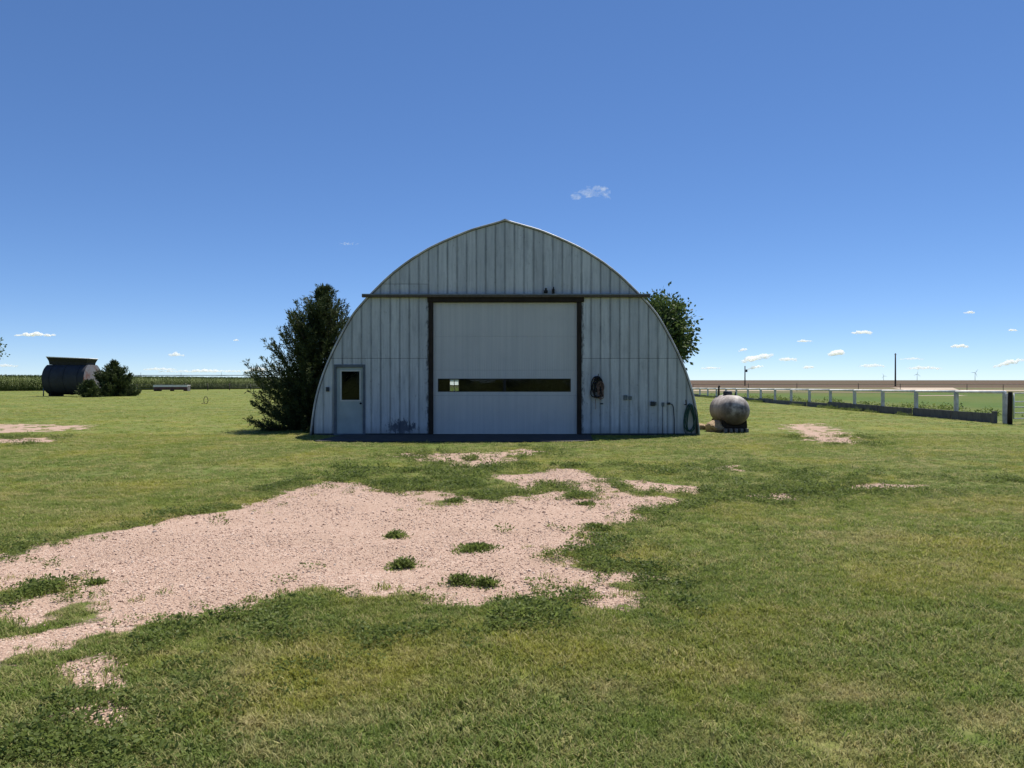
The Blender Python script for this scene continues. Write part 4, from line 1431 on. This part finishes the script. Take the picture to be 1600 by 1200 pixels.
# ------------------------------------------------------------------ left distance
def hopper():
    bx_, by_ = gp(101.5, 619.2)
    root = empty('grain_hopper', (bx_, by_ + 1.4, 0), math.radians(-1.5), 'dark round-bellied steel hopper with flared top far out on the left lawn', 'hopper')
    R0, L0, zc = 1.78, 4.75, 1.95
    seg = 40
    body = MB()
    # belly: most of a lying cylinder, open at the top where the flared mouth stands
    a0, a1 = math.radians(116), math.radians(424)
    rows = [(R0 * math.cos(a0 + (a1 - a0) * k / seg), zc + R0 * math.sin(a0 + (a1 - a0) * k / seg)) for k in range(seg + 1)]
    for s_, rr in ((1, 1.0), (-1, 0.97)):
        vs = [(-L0 / 2, y_ * rr, zc + (z_ - zc) * rr) for y_, z_ in rows] + [(L0 / 2, y_ * rr, zc + (z_ - zc) * rr) for y_, z_ in rows]
        n_ = seg + 1
        fs = [(i, i + 1, n_ + i + 1, n_ + i) if s_ < 0 else (i + 1, i, n_ + i, n_ + i + 1) for i in range(seg)]
        body.add(vs, fs, True)
    body.build('belly', M['hopper'], root)
    for e, x_ in (('end_plate', L0 / 2), ('end_plate', -L0 / 2)):
        m = MB()
        vs = [(x_ + 0.02 * (1 if x_ > 0 else -1), y_, z_) for y_, z_ in rows]
        vs2 = [(x_ - 0.03 * (1 if x_ > 0 else -1), y_, z_) for y_, z_ in rows]
        nn = len(vs)
        fs = [tuple(range(nn)), tuple(range(2 * nn - 1, nn - 1, -1))]
        for i in range(nn):
            j = (i + 1) % nn
            fs.append((i, nn + i, nn + j, j))
        m.add(vs + vs2, fs)
        m.build(e, M['hopper_end'] if x_ > 0 else M['hopper'], root)
    for x_ in (-1.6, 0.0, 1.6):
        m = MB()
        m.tube([(x_, y_ * 1.012, zc + (z_ - zc) * 1.012) for y_, z_ in rows], 0.035, 5)
        m.build('hoop_rib', M['hopper'], root)
    # flared mouth; its near-black colour stands for the shade under the flare
    zt0, zt1 = zc + R0 * math.sin(a0) - 0.03, 4.32
    y0_, y1_ = R0 * math.cos(math.radians(64)) + 0.04, 1.02
    m = MB()
    xa, xb = L0 / 2 - 0.10, L0 / 2 - 0.02
    ring = lambda yy, xx, zz: [(-xx, -yy, zz + 0.1), (xx, -yy, zz - 0.1), (xx, yy, zz - 0.1), (-xx, yy, zz + 0.1)]
    vs = ring(y0_, xa - 0.14, zt0 - 0.05) + ring(y0_ + 0.05, xa - 0.10, zt0 + (zt1 - zt0) * 0.45) + ring(y1_, xb, zt1) + ring(y1_ - 0.07, xb - 0.07, zt1) + ring(y0_ - 0.06, xa - 0.2, zt0)
    fs = []
    for r in range(4):
        for k in range(4):
            k2 = (k + 1) % 4
            fs.append((r * 4 + k, r * 4 + k2, (r + 1) * 4 + k2, (r + 1) * 4 + k))
    m.add(vs, fs)
    m.build('flared_mouth', M['black_iron'], root)
    m = MB()
    for p, q in (((-xb, -y1_), (xb, -y1_)), ((xb, -y1_), (xb, y1_)), ((xb, y1_), (-xb, y1_)), ((-xb, y1_), (-xb, -y1_))):
        m.tube([(p[0], p[1], zt1 + 0.03 - 0.04 * p[0]), (q[0], q[1], zt1 + 0.03 - 0.04 * q[0])], 0.055, 6)
    m.build('rim', M['pale_metal'], root)
    for x_ in (-L0 / 2 + 0.5, L0 / 2 - 0.5):
        m = MB()
        m.box(x_ - 0.14, x_ + 0.14, -1.15, 1.15, 0.0, 0.32)
        m.build('skid', M['dark_wood'], root)
    m = MB()
    m.tube([(-L0 / 2 - 0.12, -1.3, 0.0), (-L0 / 2 - 0.12, -1.25, 1.0)], 0.06, 6)
    m.build('leg', M['galv'], root)
    return root


hopper()

# low feed bunk
fbx, fby = gp(269, 611)
fb = empty('feed_bunk', (fbx, fby, 0), math.radians(4), 'low maroon feed bunk with a pale top before the corn', 'feed bunk')
for x_ in (-2.2, 0, 2.2):
    MB().box(x_ - 0.12, x_ + 0.12, -0.6, 0.6, 0.0, 0.2).build('skid', M['dark_wood'], fb)
for i in range(5):
    a = -2.75 + i * 1.1
    MB().box(a + 0.015, a + 1.085, -0.66, -0.6, 0.2, 0.92).build('side_board', M['bunk'], fb)
MB().box(-2.75, 2.75, -0.59, 0.6, 0.2, 0.9).build('trough', M['dark_wood'], fb)
MB().box(-2.8, 2.8, -0.8, 0.75, 0.93, 1.02).box(-2.8, 2.8, -0.84, -0.78, 0.70, 1.03).build('top', M['pale_metal'], fb)
for x_ in (-2.78, 2.70):
    MB().box(x_, x_ + 0.08, -0.68, 0.62, 0.0, 0.93).build('end_post', M['plank'], fb)

# bent hoop in the lawn
hp = gp(321, 631)
hb = MB()
hb.tube([(0.16 * math.sin(a) + 0.03, 0, 0.27 - 0.27 * math.cos(a)) for a in np.linspace(0.25, 5.9, 18)], 0.022, 6)
hb.tube([(-0.3, 0, 0.03), (-0.12, 0.02, 0.06), (0.05, 0, 0.03)], 0.022, 6)
hoop = hb.build('wire_hoop', M['black_iron'])
hoop.location = (hp[0], hp[1], 0)
tag(hoop, 'small dark bent hoop sticking out of the lawn left of the cedar', 'hoop')

# wire fence at the edge of the corn
wfz = empty('wire_fence', (-66, 121, 0), math.atan2(38, 38), 'thin wire fence on wooden posts along the front of the corn', 'fence')
for i in range(15):
    MB().tube([(i * 4.0, 0.05 * math.sin(i * 3), -0.2), (i * 4.0 + 0.03 * math.sin(i), 0, 1.25 + 0.12 * math.sin(i * 5))], 0.075, 6).build('post', M['pole'], wfz)
for z_ in (0.45, 0.8, 1.12):
    MB().tube([(0, -0.08, z_), (56, -0.08, z_)], 0.014, 4).build('wire', M['galv'], wfz)

# corn
def corn_plant(k):
    rng = np.random.default_rng(500 + k)
    mb = MB()
    H = 2.35
    mb.tube([(0, 0, 0), (0.02, 0, H * 0.5), (0, 0.02, H)], [0.018, 0.014, 0.005], 4, False)
    for i in range(11):
        z = 0.35 + i * 0.17; az = (i % 2) * math.pi + rng.normal() * 0.5
        L = rng.uniform(0.5, 0.8) * (1 - 0.3 * abs(i - 6) / 6); wd_ = 0.045
        d = Vector((math.cos(az), math.sin(az), 0)); p = Vector((-math.sin(az), math.cos(az), 0)) * wd_
        a, b, c = Vector((0, 0, z)), d * L * 0.5 + Vector((0, 0, z + 0.30)), d * L + Vector((0, 0, z + 0.08))
        mb.add([a - p * 0.5, a + p * 0.5, b + p, b - p, c], [(0, 1, 2, 3), (3, 2, 4)])
    for q in range(5):
        az = q * 1.3
        mb.tube([(0, 0, H - 0.05), (0.10 * math.cos(az), 0.10 * math.sin(az), H + 0.22)], 0.012, 3, False)
    return mb.build('corn_plant', M['corn'])


E0, E1 = np.array([-104.0, 104.0]), np.array([-40.0, 172.0])
ed_ = (E1 - E0); el_ = np.linalg.norm(ed_); ed_ = ed_ / el_
nr = np.array([-ed_[1], ed_[0]])
cp_, cs_ = [], []
for r in range(30):
    m_ = int(el_ / 0.22)
    s_ = (np.arange(m_) + RNG.uniform(-0.3, 0.3, m_)) * 0.22
    p = E0 + np.outer(s_, ed_) + nr * (r * 0.76)
    cp_.append(np.column_stack([p, np.zeros(m_)]))
    hh = (1.08 - 0.22 * np.clip(s_ / el_, 0, 1)) * RNG.uniform(0.88, 1.1, m_)
    cs_.append(np.column_stack([hh, hh, hh]))
cp_, cs_ = np.vstack(cp_), np.vstack(cs_)
n = len(cp_)
rot = np.stack([RNG.normal(size=n) * 0.05, RNG.normal(size=n) * 0.05, RNG.uniform(0, 6.28, n)], 1)
scatter('corn_field', cp_, rot, cs_, RNG.integers(0, 5, n), [corn_plant(k) for k in range(5)], 'tall green corn standing along the left horizon')

# centre pivot irrigation line
pv = empty('irrigation_pivot', (-118, 230, 0), 0, 'long thin irrigation pivot pipe on towers above the corn', 'irrigation line')
zt = 3.45
xs_ = [(220 - 800) / FPX * 230 + 118 + i * 12.6 for i in range(4)]
xe = [xs_[0] - 10] + xs_ + [xs_[-1] + 14]
MB().tube([(x_, 0, zt + 0.25 * math.sin(i * math.pi)) for i, x_ in enumerate(xe)], 0.11, 6).build('pipe', M['galv'], pv)
for x_ in xs_:
    m = MB()
    for dx in (-1.3, 1.3):
        m.tube([(x_ + dx, 0, 0.0), (x_ + dx * 0.05, 0, zt)], 0.06, 5)
    m.tube([(x_, 0, zt), (x_, 0, zt + 0.9)], 0.05, 5)
    m.build('tower', M['galv'], pv)
for i in range(len(xe) - 1):
    a, b = xe[i], xe[i + 1]
    m = MB()
    pts_ = [(a + (b - a) * k / 8, 0, zt - 0.75 * math.sin(math.pi * k / 8)) for k in range(9)]
    m.tube(pts_, 0.03, 4)
    for k in range(1, 8):
        m.tube([pts_[k], (pts_[k][0] + 0.3, 0, zt)], 0.025, 4)
    m.build('truss', M['galv'], pv)

# ------------------------------------------------------------------ right distance: rail fence, gate, poles, turbines
FX = lambda Y: 19.86 + 0.0083 * Y
fen = empty('rail_fence', (FX(30), 30, 0), 0, 'white pipe rail fence with low plank skirting running away on the right', 'fence')
P0 = Vector((FX(30), 30, 0))
YS = [30 + 3.36 * i for i in range(18)]
for i, y_ in enumerate(YS):
    p = Vector((FX(y_), y_, 0)) - P0
    h_ = 1.27 - 0.0072 * (y_ - 30)
    m = MB()
    m.box(p.x - 0.065, p.x + 0.065, p.y - 0.09, p.y + 0.09, -0.2, h_ - 0.045)
    m.build('post', M['post'], fen, 0.012)
    if i + 1 < len(YS):
        q = Vector((FX(YS[i + 1]), YS[i + 1], 0)) - P0
        MB().tube([(p.x, p.y, h_), (q.x, q.y, h_ - 0.0242)], 0.064, 8).build('rail', M['white_pipe'], fen)
        hh = (random.uniform(0.36, 0.50) if i > 0 else 0.42) * (1 - 0.008 * (y_ - 30))
        a_, b_ = (0.12, 0.0) if i else (0.55, 0.0)
        tl = random.uniform(-0.02, 0.02)
        m = MB()
        m.box(-0.05, 0.05, 0, (q - p).length - 0.06 - a_, 0.0, hh)
        o = m.build('plank', M['plank'], fen, 0.012)
        o.location = (p.x - 0.17 + random.uniform(-0.03, 0.03), p.y + 0.03 + a_, -0.03)
        o.rotation_euler = (tl * 0.4, random.uniform(-0.05, 0.05), -math.atan2(q.x - p.x, q.y - p.y))
MB().box(-0.45, -0.32, 0.0, 0.16, -0.2, 0.5).build('stake', M['plank'], fen)
gt_ = empty('pipe_gate', (20.1, 29.55, 0), math.radians(-2), 'white barred pipe gate hung on the dark post at the right edge', 'gate')
for z_ in (0.22, 0.45, 0.68, 0.90, 1.24):
    MB().tube([(0.05, 0, z_), (3.4, 0, z_)], 0.024, 7).build('bar', M['white_pipe'], gt_)
for x_ in (0.05, 1.7, 3.4):
    MB().tube([(x_, 0, 0.2), (x_, 0, 1.24)], 0.026, 7).build('upright', M['white_pipe'], gt_)
gpst = MB().tube([(0, 0, -0.3), (0.02, 0, 1.0), (0.02, 0, 1.30)], [0.10, 0.09, 0.085], 10).build('gate_post', M['dark_wood'])
gpst.location = (20.02, 29.6, 0)
tag(gpst, 'thick dark wooden post between the rail fence and the gate', 'post')
# second fence far behind the pasture
f2 = empty('far_fence', (30, 122, 0), math.atan2(6, 200), 'thin distant post and wire fence beyond the green pasture', 'fence')
for i in range(19):
    MB().tube([(i * 9.0 + 2 * math.sin(i * 3), 0, -0.2), (i * 9.0 + 2 * math.sin(i * 3), 0, 1.25 + 0.1 * math.sin(i * 7))], 0.05, 5).build('post', M['pole'], f2)
MB().tube([(0, 0, 1.15), (165, 0, 1.15)], 0.03, 4).build('wire', M['plank'], f2)

Yp = 225
up = at(1399, 602, Yp)
pl = empty('utility_pole', (up.x, Yp, 0), 0, 'tall bare utility pole standing alone beyond the rail fence', 'utility pole', 'utility poles along the horizon')
MB().tube([(0, 0, -0.5), (0, 0, 10.15)], [0.26, 0.19], 8).build('pole', M['pole'], pl)
MB().box(-0.35, 0.35, -0.1, 0.1, 9.75, 9.85).build('cap', M['galv'], pl)
Yq = 250
uq = at(1164, 603, Yq)
pl2 = empty('utility_pole', (uq.x, Yq, 0), 0, 'short utility pole with a transformer above the propane tank', 'utility pole', 'utility poles along the horizon')
MB().tube([(0, 0, -0.5), (0, 0, 6.8)], [0.22, 0.17], 8).build('pole', M['pole'], pl2)
MB().lathe([(0.28, 4.7), (0.32, 4.8), (0.32, 5.5), (0.25, 5.6)], 'z', 12, (0.5, -0.1, 0)).build('transformer', M['dark_box'], pl2)


def turbine(px_, hub_py, Y, ang, label):
    h = at(px_, hub_py, Y)
    root = empty('wind_turbine', (h.x, Y, 0), 0, label, 'wind turbine', 'wind turbines on the right horizon')
    MB().tube([(0, 0, -5), (0, 0, h.z - 1)], [2.6, 1.7], 10).build('tower', M['turbine'], root)
    MB().box(-2, 2, -4, 7, h.z - 2, h.z + 2).build('nacelle', M['turbine'], root, 0.5)
    MB().lathe([(0.3, -8), (1.8, -6.5), (2.1, -4.2)], 'y', 12, (0, 0, h.z)).build('hub', M['turbine'], root)
    for k in range(3):
        a = math.radians(ang + 120 * k)
        d = Vector((math.sin(a), 0, math.cos(a))); q = Vector((math.cos(a), 0, -math.sin(a)))
        c = Vector((0, -6, h.z))
        pr = []
        for s_, wd_, th in ((1.5, 1.0, 1.0), (9, 2.4, 0.8), (25, 1.6, 0.5), (48, 0.35, 0.15)):
            for u, v in ((-0.4, 0), (0, -1), (0.6, 0), (0, 1)):
                pr.append(c + d * s_ + q * (u * wd_ * 2.0) + Vector((0, 1, 0)) * (v * th))
        fs = []
        for r in range(3):
            for j in range(4):
                fs.append((r * 4 + j, r * 4 + (j + 1) % 4, (r + 1) * 4 + (j + 1) % 4, (r + 1) * 4 + j))
        fs += [(3, 2, 1, 0), (12, 13, 14, 15)]
        MB().add(pr, fs).build('blade', M['turbine'], root)


turbine(1380.5, 587.5, 10500, 95, 'faintest wind turbine just left of the tall bare pole')
turbine(1433, 584.5, 8600, 8, 'wind turbine just right of the tall bare pole with a blade straight up')
turbine(1523.5, 582.5, 7800, 35, 'largest and rightmost wind turbine on the horizon')

# ------------------------------------------------------------------ clouds: small bodies of vapour, kilometres away
def cloud_mat(name, dens, size, wisp=False):
    t = T(name)
    P = t.obj()
    n1 = t.noise(t.scalev(P, 1, 1, 1.6) if wisp else P, (2.6 if wisp else 2.2) / size, 5, 0.7)
    d = t.math('MULTIPLY', t.ramp(n1, [(0.50, 0.0), (0.72, 1.0)] if wisp else [(0.36, 0.0), (0.70, 1.0)]), dens)
    v = t.n('ShaderNodeVolumePrincipled', {'Color': (1, 1, 1), 'Density': d, 'Anisotropy': 0.0})
    t.nt.links.new(v.outputs[0], t.out.inputs['Volume'])
    return t.mat


CLOUDS = [
    (925, 298, 60, 30, 0.30, 'thin wispy cloud high above the right roof of the barn'),
    (545, 380, 28, 7, 0.3, 'tiny thin cloud streak left of the barn roof'),
    (53, 522, 66, 9, 1.0, 'flat white cloud above the dark hopper'),
    (275, 553, 25, 9, 0.7, 'small white cloud above the feed bunk'),
    (369, 531, 9, 4, 0.5, 'speck of cloud left of the cedar tree'),
    (1348, 518, 35, 9, 0.9, 'flat white cloud left above the tall bare pole'),
    (1306, 550, 27, 14, 1.2, 'brightest plump cloud left of the tall bare pole'),
    (1258, 532, 26, 6, 0.8, 'small flat cloud up left of the plump cloud'),
    (1184, 556, 50, 17, 1.0, 'ragged slanting cloud above the short pole'),
    (1232, 560, 30, 9, 0.8, 'low cloud between the ragged cloud and the plump cloud'),
    (1161, 546, 14, 6, 0.7, 'tiny cloud up left of the ragged slanting cloud'),
    (1180, 573, 30, 7, 0.7, 'flat cloud under the ragged slanting cloud'),
    (1263, 573, 20, 8, 0.7, 'little peaked cloud low beneath the flat clouds'),
    (1515, 488, 18, 5, 0.7, 'small cloud highest above the largest turbine'),
    (1500, 540, 32, 8, 0.8, 'white cloud above the gap between the two right turbines'),
    (1582, 515, 14, 6, 0.8, 'small cloud at the right picture edge above the gate'),
    (1575, 566, 50, 10, 0.8, 'long slanting cloud low at the right picture edge'),
    (1362, 570, 44, 9, 0.6, 'low cloud just left of the tall bare pole'),
    (1445, 574, 60, 8, 0.5, 'hazy low cloud behind the middle turbine'),
    (1425, 560, 40, 5, 0.4, 'faint cloud behind the top of the tall bare pole'),
    (1110, 574, 34, 7, 0.6, 'low cloud beside the lowest leaves of the tree behind the barn'),
    (318, 579, 150, 7, 0.55, 'long low cloud bank over the irrigation pipe'),
    (250, 576, 60, 6, 0.5, 'low cloud over the feed bunk left of the long bank'),
    (402, 577, 50, 9, 0.7, 'low cloud touching the left branches of the big cedar'),
    (12, 570, 30, 8, 0.5, 'low cloud over the corn at the left picture edge'),
]
for ci_, (px_, py_, w_, h_, den, lab) in enumerate(CLOUDS):
    el = (HOR - py_) / FPX
    D = min(30000.0, 1350.0 / max(el, 0.01))
    c = at(px_, py_, D)
    u = D / FPX                       # metres per photo pixel out there
    rng = random.Random(1000 + ci_)
    bm = bmesh.new()
    W, Hh = w_ * u, h_ * u
    nn = max(5, int(w_ / max(h_, 4) * 3.2))
    for k in range(nn):
        f = (k + 0.5) / nn - 0.5
        r_ = Hh * rng.uniform(0.28, 0.52) * (1 - 1.1 * abs(f))
        tilt = -0.22 if 'slanting' in lab else 0.0
        m_ = Matrix.Translation((f * W * 0.92, rng.uniform(-0.4, 0.4) * Hh, (r_ * 0.75 - Hh * 0.4) - tilt * f * W * 1.0 + rng.uniform(-0.05, 0.12) * Hh)) @ Matrix.Diagonal((rng.uniform(1.0, 1.7), 1.4, 0.75, 1))
        bmesh.ops.create_icosphere(bm, subdivisions=2, radius=max(r_, Hh * 0.16), matrix=m_)
    me = bpy.data.meshes.new('cloud'); bm.to_mesh(me); bm.free()
    me.materials.append(cloud_mat('cloud_vapour', 6.0 * den / Hh, Hh, 'thin' in lab))
    o = bpy.data.objects.new('cloud', me); COL.objects.link(o)
    o.location = c
    rm = o.modifiers.new('merge', 'REMESH'); rm.mode = 'VOXEL'; rm.voxel_size = Hh / 9
    tx = bpy.data.textures.new('cloud_puffs', 'CLOUDS'); tx.noise_scale = Hh * 0.45; tx.noise_depth = 3
    dm = o.modifiers.new('puffs', 'DISPLACE'); dm.texture = tx; dm.strength = Hh * 0.42; dm.mid_level = 0.5; dm.texture_coords = 'LOCAL'
    tag(o, lab, 'cloud', 'small white clouds low in the blue sky')

print('counts: boards', nb, 'grass', NG, 'weeds', NW, 'pebbles', NP, 'corn', n)
